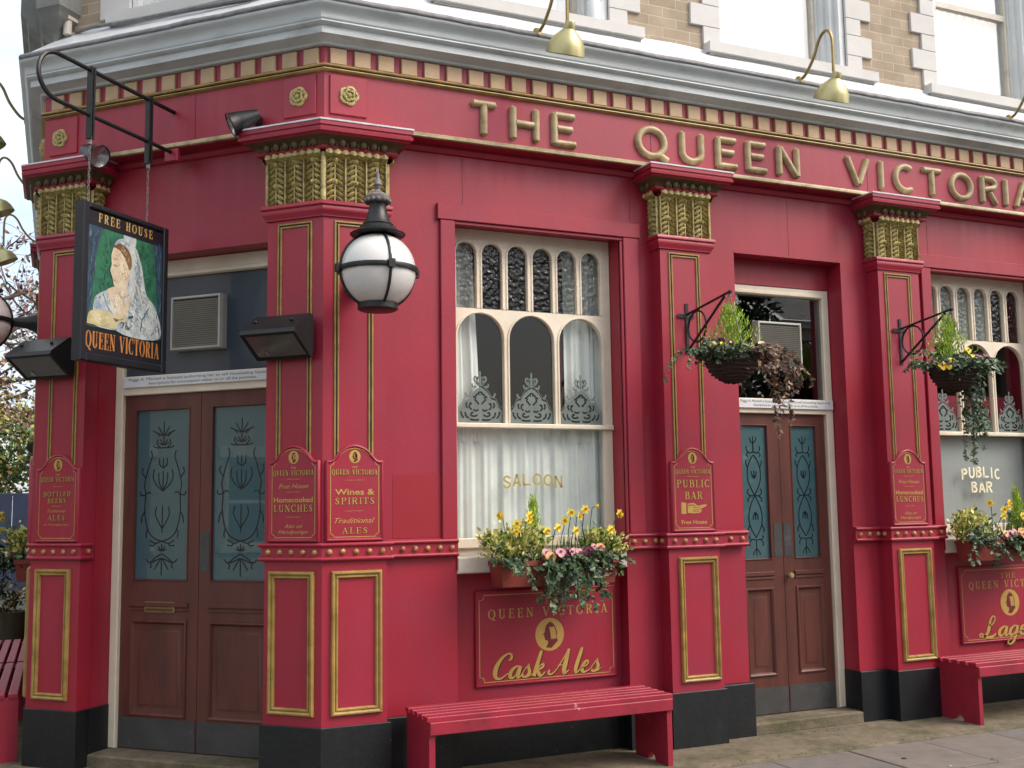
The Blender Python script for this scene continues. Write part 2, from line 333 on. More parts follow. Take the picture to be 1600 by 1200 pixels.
def thing(name, label, cat, loc=(0, 0, 0), rotz=0, group=None, kind=None):
    o = bpy.data.objects.new(name, None); o.empty_display_size = .1; COL.objects.link(o)
    o.location = loc; o.rotation_euler = (0, 0, rotz)
    tag(o, label, cat, group, kind); return o
def tag(o, label=None, cat=None, group=None, kind=None):
    for k, v in (('label', label), ('category', cat), ('group', group), ('kind', kind)):
        if v: o[k] = v
    return o
def dup(root, loc, rotz, label=None, group=None):
    r = root.copy(); COL.objects.link(r); r.location = loc; r.rotation_euler = (0, 0, rotz)
    if label: r['label'] = label
    if group: r['group'] = group
    for ch in list(root.children):
        c = ch.copy(); COL.objects.link(c); c.parent = r
        for g in list(ch.children):
            d = g.copy(); COL.objects.link(d); d.parent = c
    return r

# ------------------------------------------------------------------ plan frames
RT = math.radians
AL2 = RT(1.5)
DL = Vector((-S, S)); NL = Vector((-S, -S))
WB = 2.142
Bc = DL * WB
D2 = Vector((math.sin(AL2), math.cos(AL2))); N2 = Vector((-math.cos(AL2), math.sin(AL2)))
def Rp(u, o): return (u, -o)
def Lp(u, o): v = DL * u + NL * o; return (v.x, v.y)
def Sp(q, o): v = Bc + D2 * q + N2 * o; return (v.x, v.y)
ROT_R, ROT_L, ROT_S = 0.0, RT(-45), RT(-90) - AL2
XEND, SEND = 7.0, 7.36
def place(fac, x, o, z):     # facade letter, along, outward, height -> (loc, rotz)
    p = {'R': Rp, 'L': Lp, 'S': Sp}[fac](x, o)
    return (p[0], p[1], z), {'R': ROT_R, 'L': ROT_L, 'S': ROT_S}[fac]
FAC = [Sp(SEND, 0), (Bc.x, Bc.y), (0, 0), (XEND, 0)]     # facade line, left to right

# ------------------------------------------------------------------ the pub
pub = thing('pub_building', 'red corner pub with gold lettering, grey cornice and brick upper floor', 'pub')
# walls (facade local: x right, y inward, z up)
WD = .12
def wallpieces(mb, x0, x1, ops, z0, z1, y0, y1):
    x = x0
    for a, b, c, d in ops:
        if a > x: mb.box(x, a, y0, y1, z0, z1)
        if c > z0: mb.box(a, b, y0, y1, z0, c)
        if d < z1: mb.box(a, b, y0, y1, d, z1)
        x = b
    if x1 > x: mb.box(x, x1, y0, y1, z0, z1)
ZH = 3.385
R_OPS = [(.87, 2.07, 0, ZH), (3.01, 3.975, 0, 3.36), (4.855, 6.055, 0, ZH)]
L_OPS = [(-1.735, -.42, 0, 3.22)]
S_OPS = [(-6.42, -5.22, 0, ZH), (-4.09, -2.89, 0, ZH), (-1.76, -.56, 0, ZH)]
mb = MB(); wallpieces(mb, .1, XEND, R_OPS, .36, 3.9, WD, .5); mb.build('wall', RED, pub, rotz=ROT_R)
mb = MB(); wallpieces(mb, -WB + .1, -.1, L_OPS, .36, 3.9, WD, .42); mb.build('wall', RED, pub, rotz=ROT_L)
mb = MB(); wallpieces(mb, -SEND, -.1, S_OPS, .36, 3.9, WD, .5); mb.build('wall', RED, pub, rotz=ROT_S, loc=(Bc.x, Bc.y, 0))
# end return of the side wall, back walls, floors and roof
mb = MB(); mb.plan([Sp(SEND, -.05), Sp(SEND, -5), (XEND, 9), (XEND, -.05 + .1), (XEND - .1, .3), (XEND - .3, 8.6), (Bc.x + 4.8, Bc.y + SEND - .3), (Sp(SEND - .3, -.3)[0], Sp(SEND - .3, 0)[1])], 0, 7.6)
mb.build('rear_wall', STONED, pub)
mb = MB(); inner = [Sp(SEND - .1, -.3), Sp(.2, -.3), (Bc.x + .42, Bc.y), (-.0, .42), (.3, .5), (XEND - .1, .5), (XEND - .1, 8)]
mb.plan(inner, -.01, .02); mb.plan(inner, 3.7, 3.75); mb.build('interior_floor', DARK, pub)
mb = MB(); mb.plan([(.9, 1.6), (XEND - .2, 1.6), (XEND - .2, 1.7), (.95, 1.7), (-1.0, 3.6), (-1.0, 8), (-1.1, 8), (-1.1, 3.55)], .02, 3.7)
mb.build('interior_wall', DARK, pub)
mb = MB(); mb.plan([Sp(SEND, 0), (Bc.x, Bc.y), (0, .0), (XEND, .0), (XEND, 9), Sp(SEND, -5)], 7.55, 7.65); mb.build('roof', STONED, pub)
# plinths
PA = [Lp(.42, -.42), Lp(.42, -.105), Lp(.39, -.105), Lp(.39, 0), (0, 0), Rp(.395, 0), Rp(.395, -.105), Rp(.87, -.105), Rp(.87, -.4)]
PP2 = [Rp(2.07, -.4), Rp(2.07, -.105), Rp(2.318, -.105), Rp(2.318, 0), Rp(2.722, 0), Rp(2.722, -.09), Rp(3.01, -.09), Rp(3.01, -.45)]
PP3 = [Rp(3.975, -.45), Rp(3.975, -.105), Rp(4.225, -.105), Rp(4.225, 0), Rp(4.63, 0), Rp(4.63, -.105), Rp(4.855, -.105), Rp(4.855, -.4)]
PP4 = [Rp(6.055, -.4), Rp(6.055, -.105), Rp(6.305, -.105), Rp(6.305, 0), Rp(6.71, 0), Rp(6.71, -.105), Rp(XEND, -.105)]
PB_ = [Sp(.56, -.4), Sp(.56, -.105), Sp(.395, -.105), Sp(.395, 0), (Bc.x, Bc.y), Lp(1.74, 0), Lp(1.74, -.105), Lp(1.735, -.105), Lp(1.735, -.42)]
def side_path(q0, q1, a, b): return [Sp(b, -.4), Sp(b, -.105), Sp(q1, -.105), Sp(q1, 0), Sp(q0, 0), Sp(q0, -.105), Sp(a, -.105), Sp(a, -.4)]
PS = [side_path(2.33, 2.73, 1.76, 2.89), side_path(4.66, 5.06, 4.09, 5.22), [Sp(SEND, -.1), Sp(SEND, 0), Sp(6.99, 0), Sp(6.99, -.105), Sp(6.42, -.105), Sp(6.42, -.4)]]
ALLP = [PA, PP2, PP3, PP4, PB_] + PS
for p in ALLP: MB().sweep(p, [(-.02, .36), (.008, .36), (.012, .356), (.012, -.02)], endcap=False).build('plinth', BLACK, pub)
# dado band: two rolls and a row of pellets, following the steps of the wall
def roll(z, r=.014, o=.004): return [(o + r * math.cos(a) * 1.2, z + r * math.sin(a)) for a in [PI / 2 - PI * i / 6 for i in range(7)]]
band_prof = [(-.01, 1.396)] + [(0, 1.392)] + roll(1.378, .013, .012) + [(.012, 1.362), (.012, 1.312)] + roll(1.297, .013, .012) + [(0, 1.283), (-.01, 1.28)]
def trim(p): return p
for p in ALLP:
    q = p[1:-1] if p is not PP4 and p not in (PS[2],) else (p[1:] if p is PP4 else p[:-1])
    bnd = MB().sweep(q, band_prof).build('dado_band', RED, pub, smooth=True)
    mb = MB()
    for i in range(len(q) - 1):
        a, b = Vector(q[i]), Vector(q[i + 1]); d = b - a; L = d.length
        if L < .08: continue
        n = max(1, int((L - .01) / .075)); nn = Vector((d.y, -d.x)).normalized()
        for k in range(n):
            c = a + d * ((k + .5) / n) + nn * .013
            mb.sphere((c.x, c.y, 1.337), .018, 8, 6)
    mb.build('pellet_row', GOLDP, bnd, smooth='all')
# pilasters
def rect_frame(mb, x0, x1, z0, z1, prof, y=0):   # prof: (inset, proud)
    rings = []
    for ins, pr in prof:
        rings.append([(x0 + ins, y - pr, z0 + ins), (x1 - ins, y - pr, z0 + ins), (x1 - ins, y - pr, z1 - ins), (x0 + ins, y - pr, z1 - ins)])
    vs = [q for r in rings for q in r]; fs = []
    for i in range(len(rings) - 1):
        for k in range(4): fs.append((i * 4 + k, i * 4 + (k + 1) % 4, (i + 1) * 4 + (k + 1) % 4, (i + 1) * 4 + k))
    return mb.add(vs, fs)
LOWF = [(0, 0), (.001, .012), (.006, .02), (.014, .022), (.021, .017), (.024, .010), (.026, .010), (.030, .016), (.036, .016), (.041, .010), (.043, 0)]
UPF = [(0, 0), (0, .006), (.003, .009), (.009, .009), (.011, .005)]
UPG = [(.011, .004), (.019, .002)]
UPF2 = [(.019, .005), (.021, .009), (.027, .009), (.030, .006), (.030, 0)]
def leaf_blade(mb, base, tip, wid, out, bend):   # little acanthus leaf: base & tip in (x,z), proud by out
    (x0, z0), (x1, z1) = base, tip
    dx, dz = x1 - x0, z1 - z0; L = math.hypot(dx, dz); nx, nz = -dz / L, dx / L
    N = 4; vs = []
    for i in range(N + 1):
        t = i / N; h = wid * math.sin(PI * (.15 + .85 * t)) ** .7 if t < 1 else .002
        cx = x0 + dx * t; cz = z0 + dz * t - bend * t * t
        o = out * math.sin(PI * (.12 + .8 * t))
        vs += [(cx + nx * h, -.003, cz + nz * h), (cx, -.006 - o, cz), (cx - nx * h, -.003, cz - nz * h)]
    fs = []
    for i in range(N):
        for k in range(2): fs.append((3 * i + k, 3 * i + k + 1, 3 * i + 4 + k, 3 * i + 3 + k))
    mb.add(vs, fs)
def capital_leaves(x0, x1, ncol, z0=3.395, z1=3.665):
    mb = MB(); W = (x1 - x0) / ncol
    for c in range(ncol):
        cx = x0 + W * (c + .5)
        for tier in (0, 1):
            a = z0 + (z1 - z0) * .5 * tier; b = a + (z1 - z0) * .5
            rows = 4
            for r_ in range(rows):
                zz = a + (b - a) * (r_ + .08) / rows
                for sgn in (-1, 1):
                    j = random.uniform(-.003, .003); wl = W * random.uniform(.38, .42)
                    leaf_blade(mb, (cx + sgn * .004, zz + .034), (cx + sgn * wl, zz + .002 + j), .0115, .017, .004)
                    leaf_blade(mb, (cx + sgn * W * .12, zz + .024), (cx + sgn * W * .30, zz - .004 + j), .0065, .022, .0)
            mb.box(cx - .004, cx + .004, -.010, .0, a + .004, b - .01)
            leaf_blade(mb, (cx, b - .030), (cx, b + .004), W * .24, .030, .0)
        if c: mb.bbox(x0 + W * c - .004, x0 + W * c + .004, -.014, .001, z0, z1, .002)
    mb.bbox(x0, x0 + .008, -.016, .001, z0, z1, .003); mb.bbox(x1 - .008, x1, -.016, .001, z0, z1, .003)
    return mb
def egg_row(a, b):          # row of small leaf eggs under the abacus, plan points
    mb = MB(); a, b = Vector(a), Vector(b); d = b - a; L = d.length; nn = Vector((d.y, -d.x)).normalized(); n = max(2, round(L / .062))
    for k in range(n):
        c = a + d * ((k + .5) / n)
        mb.sphere((c.x + nn.x * .062, c.y + nn.y * .062, 3.742), .022, 8, 6, (1, 1, 1.3))
        if k:
            c = a + d * (k / n); mb.sphere((c.x + nn.x * .055, c.y + nn.y * .055, 3.736), .010, 6, 5, (1, 1, 2.4))
    return mb
def wavy(a, b):             # scalloped leaf tips along the top of the capital
    mb = MB(); a, b = Vector(a), Vector(b); d = b - a; L = d.length; e = d.normalized(); nn = Vector((d.y, -d.x)).normalized(); n = max(2, round(L / .05))
    N = n * 6; prev = None; vs = []
    for i in range(N + 1):
        t = i / N; w_ = abs(math.sin(PI * t * n))
        p = a + d * t
        o2 = .045 + .014 * w_; zb = 3.688 - .014 * w_
        for o, z in ((.004, 3.655), (.026, 3.668), (o2, zb), (o2 - .004, 3.705), (.01, 3.70)): vs.append((p.x + nn.x * o, p.y + nn.y * o, z))
    fs = []
    for i in range(N):
        for k in range(4): fs.append((i * 5 + k, (i + 1) * 5 + k, (i + 1) * 5 + k + 1, i * 5 + k + 1))
    return mb.add(vs, fs)
NECK = [(-.01, 3.40), (.026, 3.398), (.034, 3.388), (.034, 3.375), (.024, 3.366), (.028, 3.352), (.024, 3.335), (.012, 3.318), (.012, 3.306), (0, 3.300)]
ABAC = [(-.01, 3.862), (.124, 3.856), (.132, 3.85), (.132, 3.822), (.124, 3.816), (.124, 3.808), (.132, 3.802), (.130, 3.786), (.118, 3.78), (.112, 3.772), (-.01, 3.77)]
EGGB = [(-.01, 3.77), (.105, 3.772), (.07, 3.756), (.05, 3.73), (.046, 3.722), (-.01, 3.722)]
FILL = [(-.01, 3.722), (.054, 3.722), (.058, 3.712), (.052, 3.702), (-.01, 3.70)]
CAPB = [(.006, 3.398), (.006, 3.66)]
LEADC = [(-.005, 3.868), (.128, 3.861), (.137, 3.857), (.136, 3.848), (.131, 3.848)]
def pilaster(path, faces, lead=True):
    """path: plan path of the shaft; faces: list of (facade, x0, x1, lead caps)"""
    sh = MB().sweep(path, [(0, .36), (0, 3.86)], endcap=False).build('pilaster', RED, pub)
    MB().sweep(path, NECK).build('neck_moulding', RED, sh, smooth=True)
    MB().sweep(path, ABAC).build('abacus', RED, sh, smooth=True)
    MB().sweep(path, FILL).build('fillet', RED, sh, smooth=True)
    MB().sweep(path, EGGB).build('egg_moulding', GOLDD, sh, smooth=True)
    MB().sweep(path, LEADC).build('lead_cap', LEAD, sh, smooth=True)
    cap = MB(); cap.use(GOLDG); cap.sweep(path, CAPB, endcap=False); cap.use(GOLDB)
    egg = MB(); egg.use(GOLDD)
    for i in range(len(path) - 1):
        L = (Vector(path[i + 1]) - Vector(path[i])).length
        if L < .05: continue
        a, b = Vector(path[i]), Vector(path[i + 1]); d = (b - a); e = d.normalized(); nn = Vector((e.y, -e.x))
        q = capital_leaves(.0, L, max(1, round(L / .13)))
        M = Matrix(((e.x, -nn.x, 0, a.x + nn.x * .006), (e.y, -nn.y, 0, a.y + nn.y * .006), (0, 0, 1, 0), (0, 0, 0, 1)))
        xform(q, M); cap.add(q.v, q.f)
        wv = wavy(a, b); cap.add(wv.v, wv.f)
        er = egg_row(a, b); egg.add(er.v, er.f)
    cap.build('capital', None, sh, smooth=True); egg.build('egg_carving', None, sh, smooth='all')
    for fac, x0, x1, ux0, ux1 in faces:
        (lx, ly, lz), rz = place(fac, 0, 0, 0)
        MB_ = MB(); rect_frame(MB_, x0, x1, .418, 1.228, LOWF); MB_.build('panel_frame', FRAMEG, sh, loc=(lx, ly, 0), rotz=rz, smooth=True)
        q = MB(); q.use(FRAMEG); rect_frame(q, ux0, ux1, 1.40, 3.283, UPF); rect_frame(q, ux0, ux1, 1.40, 3.283, UPF2); q.use(SHADOWL); rect_frame(q, ux0, ux1, 1.40, 3.283, UPG)
        q.build('panel_frame', None, sh, loc=(lx, ly, 0), rotz=rz)
    return sh
pA = pilaster([Lp(.385, -.13), Lp(.385, 0), (0, 0), Rp(.385, 0), Rp(.385, -.13)], [('R', .052, .355, .065, .302), ('L', -.352, -.048, -.312, -.075)])
MB().tube([(-.006, -.012, 3.398), (-.006, -.012, 3.69)], .016, 10).build('corner_bead', GOLDB, pA, smooth=True)
pilaster([Rp(2.318, -.13), Rp(2.318, 0), Rp(2.718, 0), Rp(2.718, -.13)], [('R', 2.39, 2.695, 2.382, 2.63)])
pilaster([Rp(4.225, -.13), Rp(4.225, 0), Rp(4.625, 0), Rp(4.625, -.13)], [('R', 4.278, 4.59, 4.28, 4.54)])
pilaster([Rp(6.305, -.13), Rp(6.305, 0), Rp(6.705, 0), Rp(6.705, -.13)], [('R', 6.36, 6.66, 6.37, 6.62)])
pilaster([Sp(.39, -.13), Sp(.39, 0), (Bc.x, Bc.y), Lp(1.742, 0), Lp(1.742, -.13)], [('L', -2.092, -1.81, -2.03, -1.80), ('S', -.35, -.05, -.312, -.075)])
for q0 in (2.33, 4.66, 6.96):
    pilaster([Sp(q0 + .4, -.13), Sp(q0 + .4, 0), Sp(q0, 0), Sp(q0, -.13)], [('S', -q0 - .35, -q0 - .05, -q0 - .32, -q0 - .08)])
# fascia
fas = MB().sweep(FAC, [(-.13, 3.864), (-.13, 3.858), (0, 3.858), (0, 4.36), (-.2, 4.36)], endcap=False).build('fascia', RED, pub)
MB().sweep(FAC, [(-.12, 3.87), (-.09, 3.865), (-.085, 3.84), (-.10, 3.815), (-.12, 3.81)], endcap=False).build('soffit_moulding', RED, fas, smooth=True)
MB().sweep(FAC, [(0, 3.893), (.016, 3.891), (.02, 3.885), (.02, 3.866), (.016, 3.862), (-.01, 3.862)]).build('lower_fillet', GOLD, fas, smooth=True)
q = MB(); q.use(FRAMEG); q.sweep(FAC, [(0, 4.239), (.026, 4.238), (.030, 4.233), (.030, 4.228), (.024, 4.222)]); q.sweep(FAC, [(.016, 4.217), (.022, 4.214), (.024, 4.208), (.018, 4.202), (0, 4.197)])
q.use(SHADOWL); q.sweep(FAC, [(.024, 4.222), (.016, 4.217)], endcap=False); q.build('upper_fillet', None, fas, smooth=True)
def dentils(fac, xs):
    (lx, ly, lz), rz = place(fac, 0, 0, 0); mb = MB()
    for x in xs: mb.bbox(x, x + .102, -.02, .001, 4.241, 4.342, .004)
    mb.build('dentil_course', GOLDT, fas, loc=(lx, ly, 0), rotz=rz)
dentils('R', [.032 + .1493 * i for i in range(46)]); dentils('L', [-.136 - .1493 * i for i in range(14)]); dentils('S', [-.14 - .1493 * i for i in range(48)])
def rosette(fac, x, z):
    (lx, ly, lz), rz = place(fac, x, 0, z); mb = MB(); mb.use(GOLDB)
    N = 40
    for ring, (R0, amp, y0, y1, ph) in enumerate([(.062, .10, -.002, -.016, 0), (.038, .14, -.014, -.024, PI / 5)]):
        vs = []; rr = []
        prof = [(1, y0), (.93, y1 - .006), (.72, y1 - .008), (.55, y1 + .003)]
        for s_, y in prof:
            for k in range(N):
                a = 2 * PI * k / N; r = R0 * s_ * (1 - amp + amp * abs(math.cos(2.5 * (a + ph))) * 1.6)
                vs.append((r * math.cos(a), y, r * math.sin(a)))
        fs = [(i * N + k, i * N + (k + 1) % N, (i + 1) * N + (k + 1) % N, (i + 1) * N + k) for i in range(len(prof) - 1) for k in range(N)]
        fs.append(tuple((len(prof) - 1) * N + k for k in range(N))); mb.add(vs, fs)
        for k in range(5):
            a = 2 * PI * (k + .5) / 5 + ph; mb.tube([(R0 * .5 * math.cos(a), y1 - .004, R0 * .5 * math.sin(a)), (R0 * .9 * math.cos(a), y1 - .008, R0 * .9 * math.sin(a))], .004, 5)
    mb.sphere((0, -.024, 0), .014, 8, 6)
    mb.build('rosette', None, fas, smooth=True, loc=(lx, ly, z), rotz=rz)
rosette('R', .149, 4.057); rosette('L', .171, 4.055); rosette('L', 2.0, 4.047)
for q0 in (.16, 2.53, 4.86, 7.1): rosette('S', q0, 4.05)
def fpanel(fac, x0, x1):
    (lx, ly, lz), rz = place(fac, 0, 0, 0); MB().bbox(x0, x1, -.012, .0, 3.936, 4.18, .003).build('fascia_panel', RED, fas, loc=(lx, ly, 0), rotz=rz)
fpanel('R', .033, .262); fpanel('L', -.278, -.054); fpanel('L', -2.09, -1.862)
for x in (2.272, 4.17): MB().box(x - .002, x + .002, -.0015, 0, 3.895, 4.196).build('board_joint', REDD, fas)
MB().box(-.93, -.927, -.0015, 0, 3.895, 4.196).build('board_joint', REDD, fas, rotz=ROT_L)
# fascia letters: half-round strokes
def ridge(mb, pts, r, h):
    n = len(pts); vs = []; K = 7
    P = [Vector((p[0], p[1])) for p in pts]; closed = (P[0] - P[-1]).length < 1e-6
    ends = []
    def ring(p, d, sc, back=0):
        nx, nz = -d.y, d.x
        return [(p.x + nx * r * sc * math.cos(PI * k / (K - 1)), -max(.0005, h * sc * math.sin(PI * k / (K - 1)) ** .8), p.y + nz * r * sc * math.cos(PI * k / (K - 1))) for k in range(K)]
    rings = []
    for i in range(n):
        if closed: a, b = P[i - 1] if i else P[-2], P[(i + 1)] if i < n - 1 else P[1]
        else: a, b = P[max(i - 1, 0)], P[min(i + 1, n - 1)]
        d = (b - a).normalized()
        if not closed and i == 0: rings.append(ring(P[0], d, .05)); rings.append(ring(P[0] + d * r * .75, d, 1)); continue
        if not closed and i == n - 1: rings.append(ring(P[-1] - d * r * .75, d, 1)); rings.append(ring(P[-1], d, .05)); continue
        rings.append(ring(P[i], d, 1))
    vs = [q for g in rings for q in g]
    mb.add(vs, [(i * K + k, i * K + k + 1, (i + 1) * K + k + 1, (i + 1) * K + k) for i in range(len(rings) - 1) for k in range(K - 1)])
def arc(cx, cz, rx, rz, a0, a1, n=20): return [(cx + rx * math.cos(RT(a0 + (a1 - a0) * i / n)), cz + rz * math.sin(RT(a0 + (a1 - a0) * i / n))) for i in range(n + 1)]
def block(ch, w, h, r):
    L, T, B, Rr = r, h - r, r, w - r; c = w / 2
    if ch == 'T': return [[(0, T), (w, T)], [(c, h - r * .6), (c, 0)]]
    if ch == 'H': return [[(L, 0), (L, h)], [(Rr, 0), (Rr, h)], [(L, h * .5), (Rr, h * .5)]]
    if ch == 'E': return [[(L, 0), (L, h)], [(L * .4, T), (w * .97, T)], [(L, h * .52), (w * .88, h * .52)], [(L * .4, B), (w, B)]]
    if ch in 'OQ':
        o = [arc(c, h / 2, w / 2 - r, h / 2 - r, 0, 360, 36)]
        return o + ([[(w * .62, h * .22), (w * 1.04, -h * .02)]] if ch == 'Q' else [])
    if ch == 'U': return [[(L, h), (L, h * .35)] + [(x, z) for x, z in arc(c, h * .35, c - r, h * .35 - r, 180, 360)][1:] + [(Rr, h)]]
    if ch == 'N': return [[(L, 0), (L, h)], [(Rr, 0), (Rr, h)], [(L, h * .97), (Rr, h * .03)]]
    if ch == 'V': return [[(L * .7, h), (c, r * .3)], [(w - L * .7, h), (c, r * .3)]]
    if ch == 'I': return [[(c, 0), (c, h)]]
    if ch == 'C': return [arc(c * 1.08, h / 2, w * .54 - r, h / 2 - r, 48, 312, 30)]
    if ch == 'R': return [[(L, 0), (L, h)], [(L, T), (w * .55, T)] + arc(w * .55, h * .73, w * .45 - r, h * .27 - r, 90, -90, 14)[1:] + [(L, h * .46 + r * .2)], [(w * .5, h * .47), (w - r * .6, 0)]]
    if ch == 'A': return [[(L * .6, 0), (c, h)], [(w - L * .6, 0), (c, h)], [(w * .25, h * .3), (w * .75, h * .3)]]
for ch, x0, x1 in [('T', .938, 1.126), ('H', 1.212, 1.424), ('E', 1.508, 1.70), ('Q', 2.143, 2.40), ('U', 2.495, 2.70), ('E', 2.792, 2.985), ('E', 3.048, 3.242), ('N', 3.322, 3.53),
                   ('V', 3.952, 4.19), ('I', 4.262, 4.335), ('C', 4.418, 4.645), ('T', 4.704, 4.916), ('O', 4.99, 5.245), ('R', 5.318, 5.51), ('I', 5.565, 5.635), ('A', 5.69, 5.93)]:
    mb = MB()
    for st in block(ch, x1 - x0, .238, .0245): ridge(mb, st, .0245, .03)
    mb.build('raised_letter', GOLD, fas, smooth=True, loc=(x0, 0, 3.918))
# cornice and lead
cor = MB().sweep(FAC, [(-.1, 4.352), (.018, 4.352), (.03, 4.356), (.036, 4.368), (.088, 4.39), (.098, 4.394), (.098, 4.438), (.104, 4.440), (.118, 4.446), (.125, 4.456), (.122, 4.466), (.126, 4.470), (.128, 4.478), (.130, 4.49), (.136, 4.51), (.148, 4.53), (.162, 4.543), (.168, 4.553), (.168, 4.566), (.0, 4.572)]).build('cornice', CORN, pub, smooth=True)
q = MB(); random.seed(5)
FINE = []
for i in range(3):
    a, b = Vector(FAC[i]), Vector(FAC[i + 1]); n = int((b - a).length / .12)
    for k in range(n): FINE.append(tuple(a + (b - a) * k / n))
FINE.append(FAC[-1])
ld = MB().sweep(FINE, [(.160, 4.565), (.172, 4.566), (.175, 4.584), (.168, 4.60), (.150, 4.604)], endcap=False)
ld.v = [(x, y, z + .007 * noise.noise(Vector((x * 5, y * 5, 0)))) for x, y, z in ld.v]
ld.build('lead_edge', LEADR, cor, smooth='all')
ld = MB().sweep(FINE, [(.155, 4.597), (.03, 4.70), (-.10, 4.812), (-.10, 4.83), (-.13, 4.83)], endcap=False)
ld.v = [(x, y, z + .01 * noise.noise(Vector((x * 3, y * 3, z * 6)))) for x, y, z in ld.v]
ld.build('lead_flashing', LEAD, cor, smooth='all')

# ------------------------------------------------------------------ upper floor
UW = [(.85 + 2.1 * i, 2.03 + 2.1 * i) for i in range(3)]
mb = MB(); wallpieces(mb, .05, XEND, [(a, min(b, XEND), 4.88, 6.6) for a, b in UW], 4.5, 7.55, .12, .34); uw = mb.build('upper_wall', BRICK, pub)
mb = MB(); wallpieces(mb, -WB + .05, -.05, [(-1.55, -.55, 4.88, 6.6)], 4.5, 7.55, .12, .34); mb.build('upper_wall', BRICK, pub, rotz=ROT_L)
mb = MB(); wallpieces(mb, -SEND, -.05, [], 4.5, 7.55, .12, .34); mb.build('upper_wall', BRICK, pub, rotz=ROT_S, loc=(Bc.x, Bc.y, 0))
def upper_window(a, b, rz, quoins=True):
    fr = MB(); d = .12
    # moulded reveals stepping back
    for i, (s_, y0, y1) in enumerate([(.0, .125, .17), (.05, .17, .22), (.085, .22, .34), (.11, .26, .33)]):
        fr.box(a + .001 + 0, a + .05 + s_, y0, y1, 4.88, 6.6); fr.box(b - .05 - s_, b - .001, y0, y1, 4.88, 6.6)
        fr.box(a + .05 + s_, b - .05 - s_, y0, y1, 6.6 - .05 - s_ - (.10 if False else 0), 6.599)
    o = fr.build('upper_window', STONEG, pub, rotz=rz)
    for sx in ((b - .095,) if a < 1 else ()):
        MB().lathe([(.05, 4.88), (.05, 5.05), (.042, 5.06), (.042, 5.36), (.052, 5.37), (.052, 5.40), (.042, 5.41), (.042, 6.5)], (sx, .15, 0), 14).build('colonnette', STONEG, o, smooth=True)
    mb = MB(); mb.box(a - .14, b + .24, .03, .33, 4.80, 4.875); mb.box(a - .12, b + .22, .06, .12, 4.785, 4.80); mb.build('sill', STONE, o)
    if quoins:
        z = 4.877; k = 0
        while z < 6.9:
            h = .135 if k % 2 == 0 else .165
            wl = .145 if k % 2 == 0 else .25
            MB().bbox(b, b + wl, .10, .2, z, z + h - .003, .003).build('quoin_stone', STONE, o); MB().bbox(a - wl, a, .10, .2, z, z + h - .003, .003).build('quoin_stone', STONE, o); z += h; k += 1
    else:
        mb = MB(); mb.bbox(a - .25, a, .10, .2, 4.876, 6.7, .004); mb.bbox(b, b + .25, .10, .2, 4.876, 6.7, .004); mb.build('architrave', STONE, o)
    mb = MB(); x0, x1 = a + .115, b - .15
    mb.box(x0, x0 + .04, .27, .31, 4.88, 6.5); mb.box(x1 - .04, x1, .27, .31, 4.88, 6.5); mb.box(x0 + .04, x1 - .04, .27, .31, 4.88, 4.93); mb.box(x0 + .04, x1 - .04, .27, .31, 5.68, 5.73); mb.build('sash', WHITE, o)
    MB().flat([(x0 + .04, 4.93), (x1 - .04, 4.93), (x1 - .04, 6.5), (x0 + .04, 6.5)], .297).build('pane', UGLASS, o)
    cu = MB(); N = 60; vs = []
    for i in range(N + 1):
        x = x0 + (x1 - x0) * i / N; y = .345 + .010 * math.sin(i * 1.1) + .006 * math.sin(i * 2.7)
        vs += [(x, y, 4.88), (x, y, 6.5)]
    cu.add(vs, [(2 * i, 2 * i + 2, 2 * i + 3, 2 * i + 1) for i in range(N)]); cu.build('blind', NETB, o, smooth='all')
for a, b in UW: upper_window(a, min(b, XEND + .2), ROT_R)
upper_window(-1.55, -.55, ROT_L, False)
# dark stone corner pier with moulded foot, and rain pipe
mb = MB().sweep([Sp(.55, 0), (Bc.x, Bc.y), Lp(2.06, 0), Lp(2.06, -.12)], [(-.1, 4.70), (-.09, 4.72), (-.04, 4.76), (-.02, 4.84), (.03, 4.88), (.05, 4.90), (.06, 4.93), (.08, 4.95), (.08, 7.5)], endcap=False)
mb.build('corner_pier', STONED, pub, smooth=True)
mb = MB().sweep([Sp(1.6, .0), Sp(.35, .0)], [(-.12, 4.80), (.03, 4.82), (.05, 4.92), (.14, 4.98), (.15, 5.03), (.19, 5.06), (.19, 7.4), (-.12, 7.4)])
mb.build('side_oriel', STONED, pub)
mb = MB().tube([(-2.035, .06, 4.80), (-2.035, .06, 7.4)], .028, 10); mb.box(-2.068, -2.002, .03, .12, 4.90, 5.02); mb.build('rain_pipe', WHITE, pub, rotz=ROT_L, smooth=True)
MB().tube([(-2.0, .1, 4.83), (-1.8, .03, 4.80), (-1.2, .0, 4.765), (-.6, .0, 4.745), (-.1, .02, 4.76)], .012, 6).build('lead_cable', LEADR, pub, rotz=ROT_L, smooth=True)
MB().tube([(-1.6, .0, 4.775), (-.9, -.02, 4.755), (-.5, -.02, 4.74)], .01, 6).build('lead_cable', LEADR, pub, rotz=ROT_L, smooth=True)

